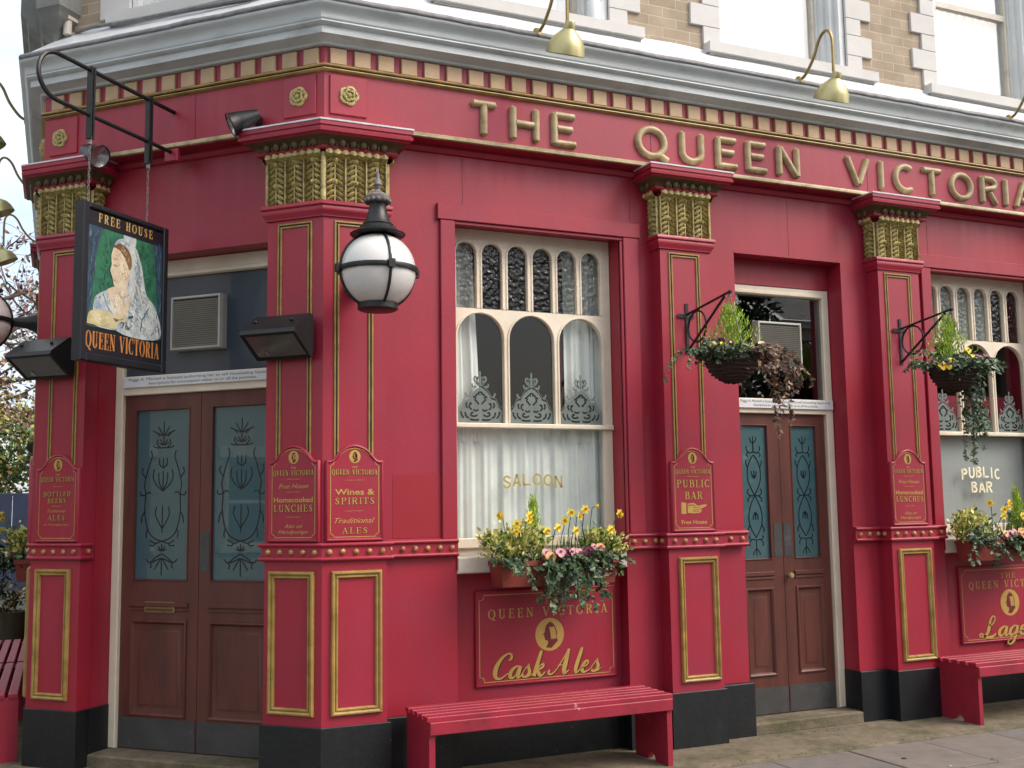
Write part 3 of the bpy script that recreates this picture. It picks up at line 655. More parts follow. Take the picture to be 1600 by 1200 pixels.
# ------------------------------------------------------------------ text helpers
def ser(mb, word, x, z, h, y, width=None, thick=.085, thin=.034, gap=.16, m=None):
    """serif capitals as ribbons; width fits the word"""
    T, t = thick, thin; sf = .1
    def G(c):
        v = lambda X, a=0, b=1, k=T: [(X, a, k), (X, b, k)]
        hh = lambda a, b, Z, k=t: [(a, Z, k), (b, Z, k)]
        srf = lambda X, Z, k=.17: [(X - k, Z, t), (X + k, Z, t)]
        def ar(cx, cz, rx, rz, a0, a1, n=16):
            o = []
            for i in range(n + 1):
                a = RT(a0 + (a1 - a0) * i / n); o.append((cx + rx * math.cos(a), cz + rz * math.sin(a), t + (T - t) * abs(math.cos(a)) ** 1.3))
            return o
        d = {'I': (.4, [v(.2), srf(.2, t), srf(.2, 1 - t)]),
             'L': (.7, [v(.2), srf(.2, 1 - t), hh(.03, .66, t), v(.63, .0, .3, t)]),
             'T': (.78, [v(.39), srf(.39, t), hh(.02, .76, 1 - t), v(.05, .72, 1, t), v(.73, .72, 1, t)]),
             'E': (.74, [v(.2), hh(.03, .7, t), hh(.03, .67, 1 - t), hh(.2, .55, .52), v(.68, 0, .28, t), v(.65, .74, 1, t), v(.54, .4, .64, t)]),
             'F': (.7, [v(.2), srf(.2, t), hh(.03, .66, 1 - t), hh(.2, .54, .52), v(.64, .72, 1, t), v(.53, .4, .64, t)]),
             'H': (.9, [v(.2), v(.7), srf(.2, t), srf(.2, 1 - t), srf(.7, t), srf(.7, 1 - t), hh(.2, .7, .52)]),
             'N': (.92, [v(.17, 0, 1, t), v(.75, 0, 1, t), [(.17, 1, T), (.74, .04, T)], srf(.17, t), srf(.75, 1 - t), srf(.1, 1 - t, .1)]),
             'U': (.88, [v(.2, .3, 1), [(.68, 1, t), (.68, .3, t)], ar(.44, .3, .24, .27, 180, 360), srf(.2, 1 - t), srf(.68, 1 - t)]),
             'V': (.84, [[(.1, 1, T), (.42, .02, T)], [(.74, 1, t), (.42, .02, t)], srf(.12, 1 - t), srf(.72, 1 - t)]),
             'A': (.86, [[(.42, .98, T), (.72, 0, T)], [(.42, .98, t), (.12, 0, t)], hh(.24, .6, .32), srf(.12, t, .12), srf(.72, t)]),
             'O': (.92, [ar(.46, .5, .36, .48, 0, 360, 30)]), 'C': (.84, [ar(.46, .5, .36, .48, 48, 312, 26), v(.72, .68, 1, t), v(.72, .02, .26, t)]),
             'Q': (.92, [ar(.46, .5, .36, .48, 0, 360, 30), [(.4, .1, t), (.62, -.08, T), (.86, -.16, t)]]),
             'P': (.76, [v(.2), srf(.2, t), hh(.03, .4, 1 - t), ar(.4, .74, .26, .23, 90, -90), hh(.2, .4, .5)]),
             'R': (.86, [v(.2), srf(.2, t), hh(.03, .4, 1 - t), ar(.4, .75, .26, .22, 90, -90), hh(.2, .4, .52), [(.42, .52, T), (.72, .02, T), (.84, .03, t)]]),
             'B': (.8, [v(.2), hh(.03, .4, 1 - t), hh(.03, .4, t), hh(.2, .4, .54), ar(.4, .76, .22, .21, 90, -90), ar(.4, .28, .28, .26, 90, -90)]),
             'D': (.88, [v(.2), hh(.03, .4, 1 - t), hh(.03, .4, t), ar(.4, .5, .36, .48, 90, -90)]),
             'S': (.68, [[(.56, .72, t), (.55, .86, .05), (.4, .96, t), (.22, .9, .05), (.14, .74, T), (.3, .56, T), (.5, .4, T), (.54, .22, T), (.42, .06, .05), (.28, .03, t), (.14, .12, .05), (.1, .3, t)]]),
             ' ': (.5, [])}
        return d[c]
    tot = sum(G(c)[0] + gap for c in word) - gap
    sx = h if width is None else width / tot
    X = x; k = 0
    if m: mb.use(m)
    for c in word:
        wd, st = G(c)
        for p in st:
            mb.ribbon([(X + a * sx, z + b * h, kk * min(h, sx * 1.25)) for a, b, kk in p], y - .00012 * (k % 9)); k += 1
        X += (wd + gap) * sx
    return X
def catmull(pts, n=7):
    P = [pts[0]] + list(pts) + [pts[-1]]; out = []
    for i in range(1, len(P) - 2):
        for k in range(n):
            t = k / n; o = []
            for j in range(3):
                a, b, c, d = P[i - 1][j], P[i][j], P[i + 1][j], P[i + 2][j]
                o.append(.5 * ((2 * b) + (-a + c) * t + (2 * a - 5 * b + 4 * c - d) * t * t + (-a + 3 * b - 3 * c + d) * t ** 3))
            o[2] = max(o[2], .006); out.append(tuple(o))
    out.append(tuple(pts[-1])); return out
SCRIPT = {
    'C': (.66, [[(.5, .72, .02), (.58, .8, .05), (.54, .95, .04), (.4, 1.0, .03), (.2, .85, .05), (.07, .5, .08), (.09, .2, .08), (.22, .03, .05), (.4, .02, .03), (.62, .2, .02)]]),
    'A': (.84, [[(-.14, .2, .03), (-.16, .08, .05), (-.02, .02, .03), (.14, .2, .02), (.34, .7, .025), (.44, 1.0, .03)], [(.45, 1.02, .05), (.46, .6, .075), (.47, .2, .085), (.53, .02, .05), (.7, .14, .016)], [(.16, .36, .016), (.46, .38, .016)]]),
    'L': (.76, [[(.2, .62, .02), (.34, .58, .03), (.46, .74, .03), (.46, .96, .03), (.34, 1.02, .03), (.26, .85, .05), (.26, .45, .075), (.2, .14, .06), (.02, .02, .03), (-.14, .08, .04), (-.08, .18, .03), (.1, .06, .04), (.34, -.04, .055), (.56, .02, .04), (.66, .14, .02)]]),
    'a': (.54, [[(.38, .42, .02), (.24, .46, .03), (.08, .3, .06), (.07, .1, .07), (.17, .0, .045), (.28, .07, .02), (.38, .3, .018)], [(.40, .46, .06), (.38, .2, .075), (.39, .05, .06), (.46, .0, .035), (.6, .14, .014)]]),
    's': (.42, [[(-.02, .1, .012), (.14, .42, .02), (.18, .5, .03), (.22, .36, .05), (.30, .2, .065), (.27, .05, .05), (.14, .0, .035), (.04, .07, .05)], [(.2, .0, .02), (.34, .02, .016), (.48, .14, .013)]]),
    'k': (.56, [[(.15, 1.04, .03), (.14, .92, .06), (.12, .5, .07), (.11, .0, .07)], [(.14, .2, .02), (.26, .42, .02), (.38, .46, .04), (.38, .34, .04), (.2, .24, .02)], [(.2, .24, .04), (.32, .06, .065), (.42, .0, .04), (.56, .14, .014)]]),
    'l': (.34, [[(.19, 1.04, .03), (.17, .92, .06), (.14, .5, .07), (.13, .14, .065), (.2, .0, .04), (.36, .14, .014)]]),
    'e': (.46, [[(-.04, .14, .012), (.16, .22, .02), (.28, .36, .03), (.22, .47, .03), (.10, .36, .055), (.08, .12, .07), (.18, .0, .045), (.32, .03, .02), (.5, .16, .013)]]),
    'g': (.52, [[(.38, .42, .02), (.24, .46, .03), (.08, .3, .06), (.07, .1, .07), (.17, .0, .045), (.28, .07, .02), (.38, .3, .018)], [(.40, .46, .06), (.38, .0, .07), (.32, -.34, .05), (.16, -.46, .03), (.04, -.36, .025), (.18, -.16, .016), (.56, .14, .013)]]),
    'r': (.4, [[(-.02, .14, .012), (.1, .44, .02), (.14, .5, .04), (.15, .3, .06), (.13, .0, .07)], [(.15, .3, .02), (.26, .46, .03), (.36, .42, .05)]]),
    'T': (.7, [[(.02, .8, .03), (.06, .96, .04), (.3, .92, .035), (.62, .98, .03), (.74, 1.02, .02)], [(.44, .95, .05), (.42, .5, .07), (.34, .08, .06), (.16, .0, .03), (.08, .1, .03)]]),
    'h': (.52, [[(.14, 1.04, .03), (.13, .9, .05), (.12, .5, .07), (.12, .0, .07)], [(.13, .25, .02), (.26, .46, .03), (.36, .4, .06), (.36, .1, .07), (.42, .0, .04), (.56, .14, .014)]]),
    ' ': (.3, [])}
def script(mb, word, x, z, h, y, width, shear=.34, fat=1.0, m=None, kern=0):
    tot = sum(SCRIPT[c][0] + kern for c in word); sx = width / (tot + shear * .6)
    if m: mb.use(m)
    X = x; k = 0
    for c in word:
        wd, st = SCRIPT[c]
        for p in st:
            q = [(X + (a + shear * b * h / sx * 1.0) * sx, z + b * h, kk * fat * (h * .5 + sx * .5)) for a, b, kk in catmull(p)]
            mb.ribbon(q, y - .00012 * (k % 9)); k += 1
        X += (wd + kern) * sx
def font(text, h, y, x, z, m, parent, name, width=None, bold=0, shear=0, rotz=0, align='CENTER'):
    cu = bpy.data.curves.new(name, 'FONT'); cu.body = text; cu.size = 1; cu.shear = shear; cu.offset = bold; cu.align_x = 'LEFT'; cu.resolution_u = 3
    t = bpy.data.objects.new(name, cu); COL.objects.link(t)
    dg = bpy.context.evaluated_depsgraph_get(); me = bpy.data.meshes.new_from_object(t.evaluated_get(dg))
    COL.objects.unlink(t); bpy.data.objects.remove(t); bpy.data.curves.remove(cu)
    xs = [v.co.x for v in me.vertices]; ys = [v.co.y for v in me.vertices]
    w0, h0 = max(xs) - min(xs), max(ys) - min(ys)
    sz = h / h0; sxx = width / w0 if width else sz
    x_, y_ = (min(xs) + max(xs)) / 2, min(ys)
    for v in me.vertices: v.co = ((v.co.x - x_) * sxx, 0, (v.co.y - y_) * sz)
    me.materials.clear(); me.materials.append(m)
    o = bpy.data.objects.new(name, me); COL.objects.link(o); o.parent = parent; o.location = (x, y, z)
    return o

# ------------------------------------------------------------------ ground floor windows
def arch_plate(mb, x0, x1, z0, z1, lights, zspring, r, yf, yb, ztop_is=None):
    """plate with round-headed lights open at the foot (z0)"""
    N = 12; xs = x0
    for a, b in lights:
        if a > xs: mb.box(xs, a, yf, yb, z0, z1)
        c = (a + b) / 2; rr = (b - a) / 2; vs = []
        for i in range(N + 1):
            an = PI - PI * i / N; x = c + rr * math.cos(an); z = zspring + r * math.sin(an)
            vs += [(x, yf, z), (x, yf, z1), (x, yb, z), (x, yb, z1)]
        fs = []
        for i in range(N):
            j, k = 4 * i, 4 * i + 4
            fs += [(j, k, k + 1, j + 1), (j + 2, j + 3, k + 3, k + 2), (j, j + 2, k + 2, k), (j + 1, k + 1, k + 3, j + 3)]
        mb.add(vs, fs); xs = b
    if x1 > xs: mb.box(xs, x1, yf, yb, z0, z1)
def arch_bead(mb, lights, zb, zspring, r, y, rad):
    for a, b in lights:
        c = (a + b) / 2; rr = (b - a) / 2
        mb.tube([(a - rad, y, zb)] + [(c + (rr + rad) * math.cos(RT(180 - 9 * i)), y, zspring + (r + rad) * math.sin(RT(180 - 9 * i))) for i in range(21)] + [(b + rad, y, zb)], rad, 5)
def wave_sheet(x0, x1, z0, z1, y, amp, freq, seed, flare=0):
    random.seed(seed); mb = MB(); N = max(24, int((x1 - x0) * 160)); ph = [random.uniform(0, 6) for _ in range(4)]
    vs = []; Z = 10
    for i in range(N + 1):
        t = i / N
        for k in range(Z + 1):
            zt = k / Z; x = x0 + (x1 - x0) * t; s = x * freq
            yy = y + amp * (math.sin(s + ph[0] + .5 * zt) + .6 * math.sin(1.73 * s + ph[1] - .7 * zt) + .35 * math.sin(3.1 * s + ph[2]))
            vs.append((x + flare * (1 - zt) * t, yy, z0 + (z1 - z0) * zt))
    mb.add(vs, [(i * (Z + 1) + k, (i + 1) * (Z + 1) + k, (i + 1) * (Z + 1) + k + 1, i * (Z + 1) + k + 1) for i in range(N) for k in range(Z)])
    return mb
def bar_window(fac, c, word, lower, variant=0):
    """c = centre of opening along facade-local x"""
    (lx, ly, lz), rz = place(fac, 0, 0, 0)
    a, b = c - .6, c + .6; F = c - .533
    o_ = dict(loc=(lx, ly, 0), rotz=rz)
    # red architrave with ears and bead (belongs to the wall)
    mb = MB(); mb.bbox(a - .098, a, WD - .022, WD + .01, 1.39, ZH, .004); mb.bbox(b + .022, b + .14, WD - .022, WD + .01, 1.39, ZH, .004)
    mb.bbox(a - .118, b + .155, WD - .026, WD + .01, ZH + .001, ZH + .105, .004)
    ar = mb.build('window_surround', RED, pub, **o_)
    mb = MB(); mb.bbox(a, b + .021, WD - .012, WD + .012, ZH - .022, ZH, .004); mb.bbox(b, b + .021, WD - .010, WD + .012, 1.39, ZH - .023, .004); mb.box(a - .002, a + .004, WD - .01, WD + .14, 1.2, ZH - .03)
    mb.build('inner_bead', RED, ar)
    mb = MB(); mb.box(a + .001, b - .001, .222, .3, .36, 1.172); mb.build('apron_panel', RED, pub, **o_)
    mb = MB(); mb.box(a + .001, b - .001, .20, .3, -.02, .358); mb.build('plinth', BLACK, pub, **o_)
    x0, x1 = a + .003, b - .003
    win = MB(); L6 = [(F + .183 * i, F + .183 * i + .139) for i in range(6)]
    L3 = [(F + .005, F + .329), (F + .372, F + .694), (F + .736, F + 1.061)]
    arch_plate(win, x0, x1, 2.862, 3.383, L6, 3.2275, .0695, .262, .295)
    arch_plate(win, x0, x1, 2.66, 2.861, L3, 2.67, .161, .262, .295)
    xs = x0
    for l0, l1 in L3 + [(x1, x1)]:
        if l0 > xs: win.box(xs, l0, .263, .294, 2.116, 2.659)
        xs = l1
    arch_bead(win, L6, 2.866, 3.2275, .0695, .262, .008); arch_bead(win, L3, 2.12, 2.67, .161, .262, .008)
    win.box(x0, F + .0, .268, .294, 1.386, 2.082); win.box(F + 1.06, x1, .268, .294, 1.386, 2.082)
    win = win.build('bar_window', CREAM, pub, smooth=True, **o_)
    MB().bbox(x0, x1, .238, .30, 2.083, 2.115, .006).build('meeting_rail', CREAM, win)
    MB().bbox(x0, x1, .250, .30, 1.322, 1.385, .005).build('bottom_rail', CREAM, win)
    MB().box(x0, x1, .275, .31, 1.276, 1.321).build('sill_gap', WHITE, win)
    MB().bbox(a + .003, b - .003, .108, .30, 1.174, 1.275, .008).build('sill', WHITE, win)
    MB().flat([(F - .005, 2.862), (F + 1.06, 2.862), (F + 1.06, 3.30), (F - .005, 3.30)], .283).build('obscured_pane', OBSC, win)
    MB().flat([(F - .01, 2.116), (F + 1.075, 2.116), (F + 1.075, 2.84), (F - .01, 2.84)], .283).build('pane', GLASS, win)
    MB().flat([(F - .01, 1.386), (F + 1.065, 1.386), (F + 1.065, 2.082), (F - .01, 2.082)], .281).build('pane', GLASS, win)
    et = MB(); et.use(FROSTW); ed = MB()
    for l0, l1 in L3:
        cx = (l0 + l1) / 2; hw = (l1 - l0) / 2 - .004
        half = [(1, .085), (.9, .087), (.8, .105), (.7, .142), (.6, .15), (.5, .152), (.42, .178), (.28, .205), (.14, .222), (0, .232)]
        pts = [(cx - hw * u, 2.118 + v) for u, v in half] + [(cx + hw * u, 2.118 + v) for u, v in half[-2::-1]]
        et.flat(pts + [(cx + hw, 2.118), (cx - hw, 2.118)], .2795)
        for sg in (-1, 1):
            et.ribbon([(cx + sg * hw * u, 2.118 + v + .015, .0022) for u, v in half], .2793)
            for p in ([(.01, .245, .002), (.03, .262, .004), (.042, .28, .005), (.036, .298, .004), (.022, .29, .003), (.026, .278, .002)], [(.03, .238, .002), (.052, .232, .006), (.056, .255, .001)], [(.012, .25, .002), (.022, .275, .003), (.012, .30, .001)], [(.085, .168, .002), (.10, .178, .005), (.104, .195, .001)]):
                et.ribbon(catmull([(cx + sg * a, 2.118 + b, k) for a, b, k in p]), .2791)
            ed.use(ETCH)
            for p in ([(.01, .02, .001), (.045, .018, .003), (.075, .024, .001)], [(.02, .05, .001), (.045, .042, .003), (.065, .05, .003), (.06, .066, .002), (.048, .062, .001)], [(.08, .03, .001), (.10, .045, .003), (.105, .07, .001)], [(.115, .03, .001), (.13, .05, .0025), (.135, .075, .001)], [(.012, .085, .001), (.03, .078, .003), (.05, .085, .001)],
                      [(.06, .085, .001), (.075, .1, .003), (.07, .125, .002), (.058, .12, .001)], [(.01, .12, .001), (.022, .135, .003), (.036, .15, .0025), (.028, .165, .001)], [(.02, .19, .001), (.03, .175, .003), (.05, .165, .001)], [(.09, .095, .001), (.098, .115, .0025), (.092, .132, .001)], [(.0, .2, .003), (.012, .195, .003), (.008, .18, .001)]):
                ed.ribbon(catmull([(cx + sg * a, 2.118 + b, k * .7) for a, b, k in p]), .2788)
        et.ribbon(catmull([(cx, 2.355, .003), (cx, 2.395, .009), (cx, 2.425, .005), (cx, 2.455, .001)]), .279)
    eo = et.build('etched_pattern', None, win); ed.build('etched_line', ETCH, win) if ed.v else None
    tx = MB()
    if word:
        tx.use(GILT if variant == 0 else CREAML)
        for line, zc, wd, hh in word:
            n = len(line); r = MB(); ser_x = c - wd / 2
            blk = []
            ws = [.5 if ch == 'I' else (1.12 if ch in 'OQ' else .95) for ch in line]; tot = sum(ws) + .22 * (n - 1); s_ = wd / tot; X = ser_x
            for i, ch in enumerate(line):
                wch = ws[i] * s_; t_ = ((X + wch / 2) - c) / (wd / 2); dz = -.022 * t_ * t_ if len(line) > 3 else 0
                for st in block2(ch, wch, hh, hh * .085):
                    tx.ribbon([(X + p[0], zc + dz + p[1], hh * .085) for p in st], .2783 - .0001 * (i % 5))
                X += wch + .22 * s_
        tx.build('gilt_lettering', None, win)
    return win
def block2(ch, w, h, r):
    L, T, B, Rr = r, h - r, r, w - r; c = w / 2
    if ch in 'THEOQUNVICRA': return [list(s) for s in block(ch, w, h, r)]
    if ch == 'L': return [[(L, 0), (L, h)], [(L, B), (w * .95, B)]]
    if ch == 'S': return [[q[:2] for q in catmull([(w * .9, h * .78, 0), (w * .7, h * .93, 0), (w * .35, h * .93, 0), (w * .14, h * .74, 0), (w * .35, h * .56, 0), (w * .7, h * .44, 0), (w * .88, h * .25, 0), (w * .65, h * .07, 0), (w * .3, h * .07, 0), (w * .08, h * .25, 0)])]]
    if ch == 'P': return [[(L, 0), (L, h)], [(L, T), (w * .55, T)] + arc(w * .55, h * .72, w * .42 - r, h * .28 - r, 90, -90, 12)[1:] + [(L, h * .44 + r)]]
    if ch == 'B': return [[(L, 0), (L, h)], [(L, T), (w * .5, T)] + arc(w * .5, h * .76, w * .4 - r, h * .24 - r, 90, -90, 10)[1:] + [(L, h * .52 + r * 0)], [(w * .5, h * .52)] + arc(w * .5, h * .28, w * .48 - r, h * .28 - r, 90, -90, 10)[1:] + [(L, B)]]
w1 = bar_window('R', 1.47, [('SALOON', 1.715, .43, .078)], 0)
w2 = bar_window('R', 5.455, [('PUBLIC', 1.752, .42, .088), ('BAR', 1.632, .225, .088)], 0, 1)
for k in range(3): bar_window('S', [-5.82, -3.49, -1.16][k], None, 0, 2)
# curtains: things of their own, hanging behind the panes
def curtain(mb, name, label, m, fac='R', group=None):
    (lx, ly, lz), rz = place(fac, 0, 0, 0); o = mb.build(name, m, None, smooth='all', loc=(lx, ly, 0), rotz=rz); tag(o, label, 'curtain', group); return o
curtain(wave_sheet(.89, 1.085, 2.0, 3.3, .35, .014, 75, 3, .06), 'net_curtain', 'white drape gathered at left side of saloon window upper sash', NET)
curtain(wave_sheet(1.745, 2.04, 2.0, 3.3, .35, .014, 60, 4), 'net_curtain', 'white drape gathered at right side of saloon window upper sash', NET)
curtain(wave_sheet(1.69, 1.745, 2.0, 3.3, .37, .01, 60, 5), 'crimson_curtain', 'crimson curtain edge beside white drape in saloon window', LINING)
curtain(wave_sheet(.89, 2.05, 1.3, 2.10, .345, .009, 48, 6), 'net_curtain', 'white net curtain filling lower sash behind the SALOON lettering', NET)
o = MB().box(4.90, 6.02, .33, .335, 1.3, 2.08).build('window_blind', mat('grey_window_film', srgb(190, 192, 190), .5, var=.06, vscale=2)); tag(o, 'plain grey blind behind the PUBLIC BAR lettering', 'blind')
o = MB().box(4.88, 6.03, .40, .41, 2.05, 2.42).build('crimson_curtain', LINING); tag(o, 'low crimson half curtain behind etched glass of public bar window', 'curtain')
curtain(wave_sheet(4.9, 5.75, 2.86, 3.32, .345, .008, 60, 8), 'net_curtain', 'pale net strip behind small arched panes of public bar window', NET)

# ------------------------------------------------------------------ doors
def etched_L(w_, h_):
    """arabesque in a panel of width w_, height h_, origin at centre foot; list of strokes (x,z,hw)"""
    s = []
    def sym(p):
        s.append(p); s.append([(-x, z, k) for x, z, k in p])
    W = w_ / 2; H = h_
    def fan(cz, up, sc=1.0, n=3):
        for i in range(n):
            a = RT(90 - i * 34) ; L = .085 * sc * (1 - .1 * i)
            p = [(.004, cz, .0015), (.5 * L * math.cos(a) + .004, cz + up * .5 * L * math.sin(a), .006 * sc), (L * math.cos(a) + .004, cz + up * L * math.sin(a), .001)]
            if i == 0: s.append([(0, cz, .0015), (0, cz + up * .05 * sc, .006 * sc), (0, cz + up * .095 * sc, .001)])
            else: sym(p)
    fan(.13 * H, -1, 1.2, 3); fan(.17 * H, 1, .5, 3); fan(.845 * H, 1, 1.0, 3); fan(.79 * H, 1, .6, 3)
    sym([(0, .155 * H, .002), (.05, .13 * H, .003), (.09, .105 * H, .006), (.125, .125 * H, .002)])
    sym([(.09, .105 * H, .003), (.08, .085 * H, .005), (.09, .07 * H, .001)])
    sym([(0, .23 * H, .002), (.05, .215 * H, .006), (.10, .235 * H, .002)]); sym([(.05, .215 * H, .003), (.07, .2 * H, .006), (.1, .205 * H, .001)])
    sym([(0, .225 * H, .003), (.07, .25 * H, .003), (.115, .30 * H, .003), (.14, .40 * H, .004), (.135, .50 * H, .006), (.145, .56 * H, .003), (.115, .66 * H, .004), (.09, .72 * H, .006), (.10, .76 * H, .001)])
    sym([(.14, .40 * H, .002), (.16, .37 * H, .006), (.165, .33 * H, .001)]); sym([(.115, .30 * H, .002), (.125, .27 * H, .005), (.12, .245 * H, .001)])
    sym([(.135, .50 * H, .002), (.11, .515 * H, .006), (.095, .505 * H, .001)]); sym([(.135, .5 * H, .002), (.17, .495 * H, .006), (.18, .52 * H, .001)]); sym([(.14, .6 * H, .002), (.165, .63 * H, .005), (.155, .66 * H, .001)])
    sym([(.0, .30 * H, .004), (.03, .34 * H, .003), (.055, .385 * H, .005), (.045, .43 * H, .001)]); s.append([(0, .275 * H, .003), (0, .31 * H, .008), (0, .345 * H, .003), (0, .44 * H, .001)])
    sym([(0, .52 * H, .002), (.05, .555 * H, .004), (.078, .60 * H, .005), (.07, .65 * H, .001)]); sym([(0, .525 * H, .001), (.03, .57 * H, .003), (.035, .63 * H, .001)]); s.append([(0, .52 * H, .001), (0, .64 * H, .003)])
    sym([(0, .655 * H, .004), (.028, .675 * H, .009), (.03, .715 * H, .002)]); s.append([(0, .65 * H, .003), (0, .69 * H, .008), (0, .715 * H, .001)])
    sym([(0, .775 * H, .003), (.05, .775 * H, .005), (.085, .785 * H, .001)]); sym([(.03, .775 * H, .003), (.055, .80 * H, .004), (.045, .825 * H, .003)]); sym([(.03, .84 * H, .003), (.06, .865 * H, .006), (.09, .875 * H, .001)])
    return s
def etched_R(w_, h_):
    s = []; H = h_
    def sym(p): s.append(p); s.append([(-x, z, k) for x, z, k in p])
    for z0, up in ((.145, -1), (.80, 1)):
        s.append([(0, z0 * H, .004), (0, (z0 + up * .05) * H, .006), (0, (z0 + up * .12) * H, .001)])
        sym([(0, (z0 + up * .06) * H, .003), (.022, (z0 + up * .085) * H, .006), (.03, (z0 + up * .11) * H, .001)])
        sym([(0, z0 * H, .004), (.035, (z0 - up * .006) * H, .005), (.06, (z0 + up * .02) * H, .006), (.055, (z0 + up * .045) * H, .002)])
        sym([(.04, z0 * H, .003), (.062, (z0 - up * .02) * H, .006), (.05, (z0 - up * .035) * H, .002)])
    for zc, up in ((.335, -1), (.62, 1)):
        s.append([(0, (zc - up * .02) * H, .003), (0, (zc + .0) * H, .010), (0, (zc + up * .045) * H, .001)])
        sym([(.004, (zc - up * .015) * H, .006), (.018, (zc + up * .01) * H, .006), (.022, (zc + up * .04) * H, .001)])
    sym([(0, .165 * H, .002), (.045, .24 * H, .003), (.058, .32 * H, .004), (.04, .40 * H, .003), (0, .475 * H, .003), (-.04, .55 * H, .003), (-.058, .62 * H, .004), (-.045, .71 * H, .003), (0, .78 * H, .002)])
    sym([(.052, .26 * H, .003), (.07, .225 * H, .007), (.068, .20 * H, .001)]); sym([(.052, .68 * H, .003), (.068, .715 * H, .007), (.066, .74 * H, .001)])
    sym([(0, .475 * H, .003), (.04, .475 * H, .005), (.062, .50 * H, .006), (.05, .525 * H, .003)]); sym([(.035, .47 * H, .003), (.062, .45 * H, .006), (.052, .43 * H, .003)])
    return s
def door_leaf(fac, x0, x1, z0, z1, gx0, gx1, gz0, gz1, pz0, pz1, strokes, kick=.275, letter=None, knob=None, push=None, y=.30):
    (lx, ly, lz), rz = place(fac, 0, 0, 0)
    mb = MB(); mb.box(x0, gx0, y, y + .045, z0, z1); mb.box(gx1, x1, y, y + .045, z0, z1)
    mb.box(gx0, gx1, y + .0005, y + .0445, gz1, z1); mb.box(gx0, gx1, y + .0005, y + .0445, pz1, gz0); mb.box(gx0, gx1, y + .0005, y + .0445, z0, pz0)
    d = mb.build('door_leaf', DOOR, pub, loc=(lx, ly, 0), rotz=rz)
    q = MB(); rect_frame(q, gx0 - .004, gx1 + .004, pz0 - .004, pz1 + .004, [(0, .002), (.004, .010), (.012, .012), (.02, .006), (.028, -.008), (.05, -.012), (.075, -.004), (.08, -.003)], y)
    q.flat([(gx0 + .07, pz0 + .07), (gx1 - .07, pz0 + .07), (gx1 - .07, pz1 - .07), (gx0 + .07, pz1 - .07)], y + .0028); q.build('door_panel', DOOR, d, smooth=True)
    q = MB(); rect_frame(q, gx0 - .002, gx1 + .002, gz0 - .002, gz1 + .002, [(0, .001), (.003, .006), (.008, .006), (.012, -.012)], y); q.bbox(gx0 - .01, gx1 + .01, y - .012, y, pz1 + .085, pz1 + .115, .004); q.bbox(gx0 - .01, gx1 + .01, y - .008, y, pz1 + .06, pz1 + .075, .003)
    q.build('glazing_bead', DOOR, d)
    MB().box(gx0 + .002, gx1 - .002, y + .014, y + .02, gz0 + .002, gz1 - .002).build('frosted_pane', FROST, d)
    q = MB(); c = (gx0 + gx1) / 2; k = 0
    for st in strokes:
        q.ribbon([(c + a, gz0 + b, h * .62) for a, b, h in catmull(st, 5)], y + .0128 - .0001 * (k % 8)); k += 1
    q.build('etched_pattern', ETCH, d)
    MB().box(x0 + .006, x1 - .006, y - .003, y, z0 + .004, kick).build('kick_plate', KICK, d)
    if letter:
        a, b, c_, e = letter; q = MB(); rect_frame(q, a, b, c_, e, [(0, 0), (0, .008), (.01, .010), (.014, .004)], y); q.box(a + .012, b - .012, y - .004, y - .001, c_ + .012, e - .012); q.build('letter_plate', BRASS, d)
    if knob: MB().lathe([(.0, -.05), (.016, -.048), (.022, -.035), (.016, -.02), (.009, -.012), (.009, 0), (.022, .001)], (knob[0], y, knob[1]), 14, 'y').build('knob', BRASSL, d, smooth=True)
    if push: MB().box(push[0], push[1], y - .003, y, push[2], push[3]).build('push_plate', KICK, d)
    return d
sL = etched_L(.43, 1.1); sR = etched_R(.24, .97)
door_leaf('L', -1.672, -1.072, .088, 2.338, -1.585, -1.155, 1.14, 2.245, .295, .89, sL, .28, letter=(-1.48, -1.245, .94, 1.008))
door_leaf('L', -1.068, -.468, .088, 2.338, -.985, -.555, 1.14, 2.245, .295, .89, sL, .28, push=(-1.062, -.99, 1.2, 1.45))
door_leaf('R', 3.075, 3.478, .088, 2.224, 3.135, 3.378, 1.17, 2.145, .355, .97, sR, .275, push=(3.40, 3.47, 1.19, 1.43))
door_leaf('R', 3.482, 3.902, .088, 2.224, 3.582, 3.822, 1.17, 2.145, .355, .97, sR, .275, knob=(3.516, 1.052), push=(3.49, 3.56, 1.19, 1.43))
def door_frame(fac, a, b, jw, zt, f0, f1, zh, top=None):
    (lx, ly, lz), rz = place(fac, 0, 0, 0); kw = dict(loc=(lx, ly, 0), rotz=rz)
    mb = MB(); mb.bbox(a, a + jw, .27, .36, .086, zh, .006); mb.bbox(b - jw, b, .27, .36, .086, zh, .006)
    mb.bbox(a + jw, b - jw, .272, .36, zt, f0, .005); mb.bbox(a + jw, b - jw, .272, .36, f1, zh, .005); mb.bbox(a + jw, b - jw, .262, .275, f1 + .004, f1 + .03, .004)
    d = mb.build('door_frame', CREAM, pub, **kw)
    q = MB(); q.box(a, b, .12, .42, .0, .084); q.bbox(a, b, .09, .12, .0, .083, .01); q.build('door_step', CONC, pub, **kw)
    return d, kw
dl, kwL = door_frame('L', -1.735, -.42, .062, 2.34, 2.465, 3.105, 3.218)
dr, kwR = door_frame('R', 3.012, 3.973, .062, 2.226, 2.335, 3.105, 3.172)
MB().box(3.012, 3.973, .265, .36, 3.173, 3.359).build('door_head_panel', RED, pub)
MB().box(-1.672, -.483, .30, .305, 2.466, 3.104).build('fanlight', SLATE, dl)
MB().flat([(3.075, 2.336), (3.91, 2.336), (3.91, 3.104), (3.075, 3.104)], .302).build('fanlight', DGLASS, dr)
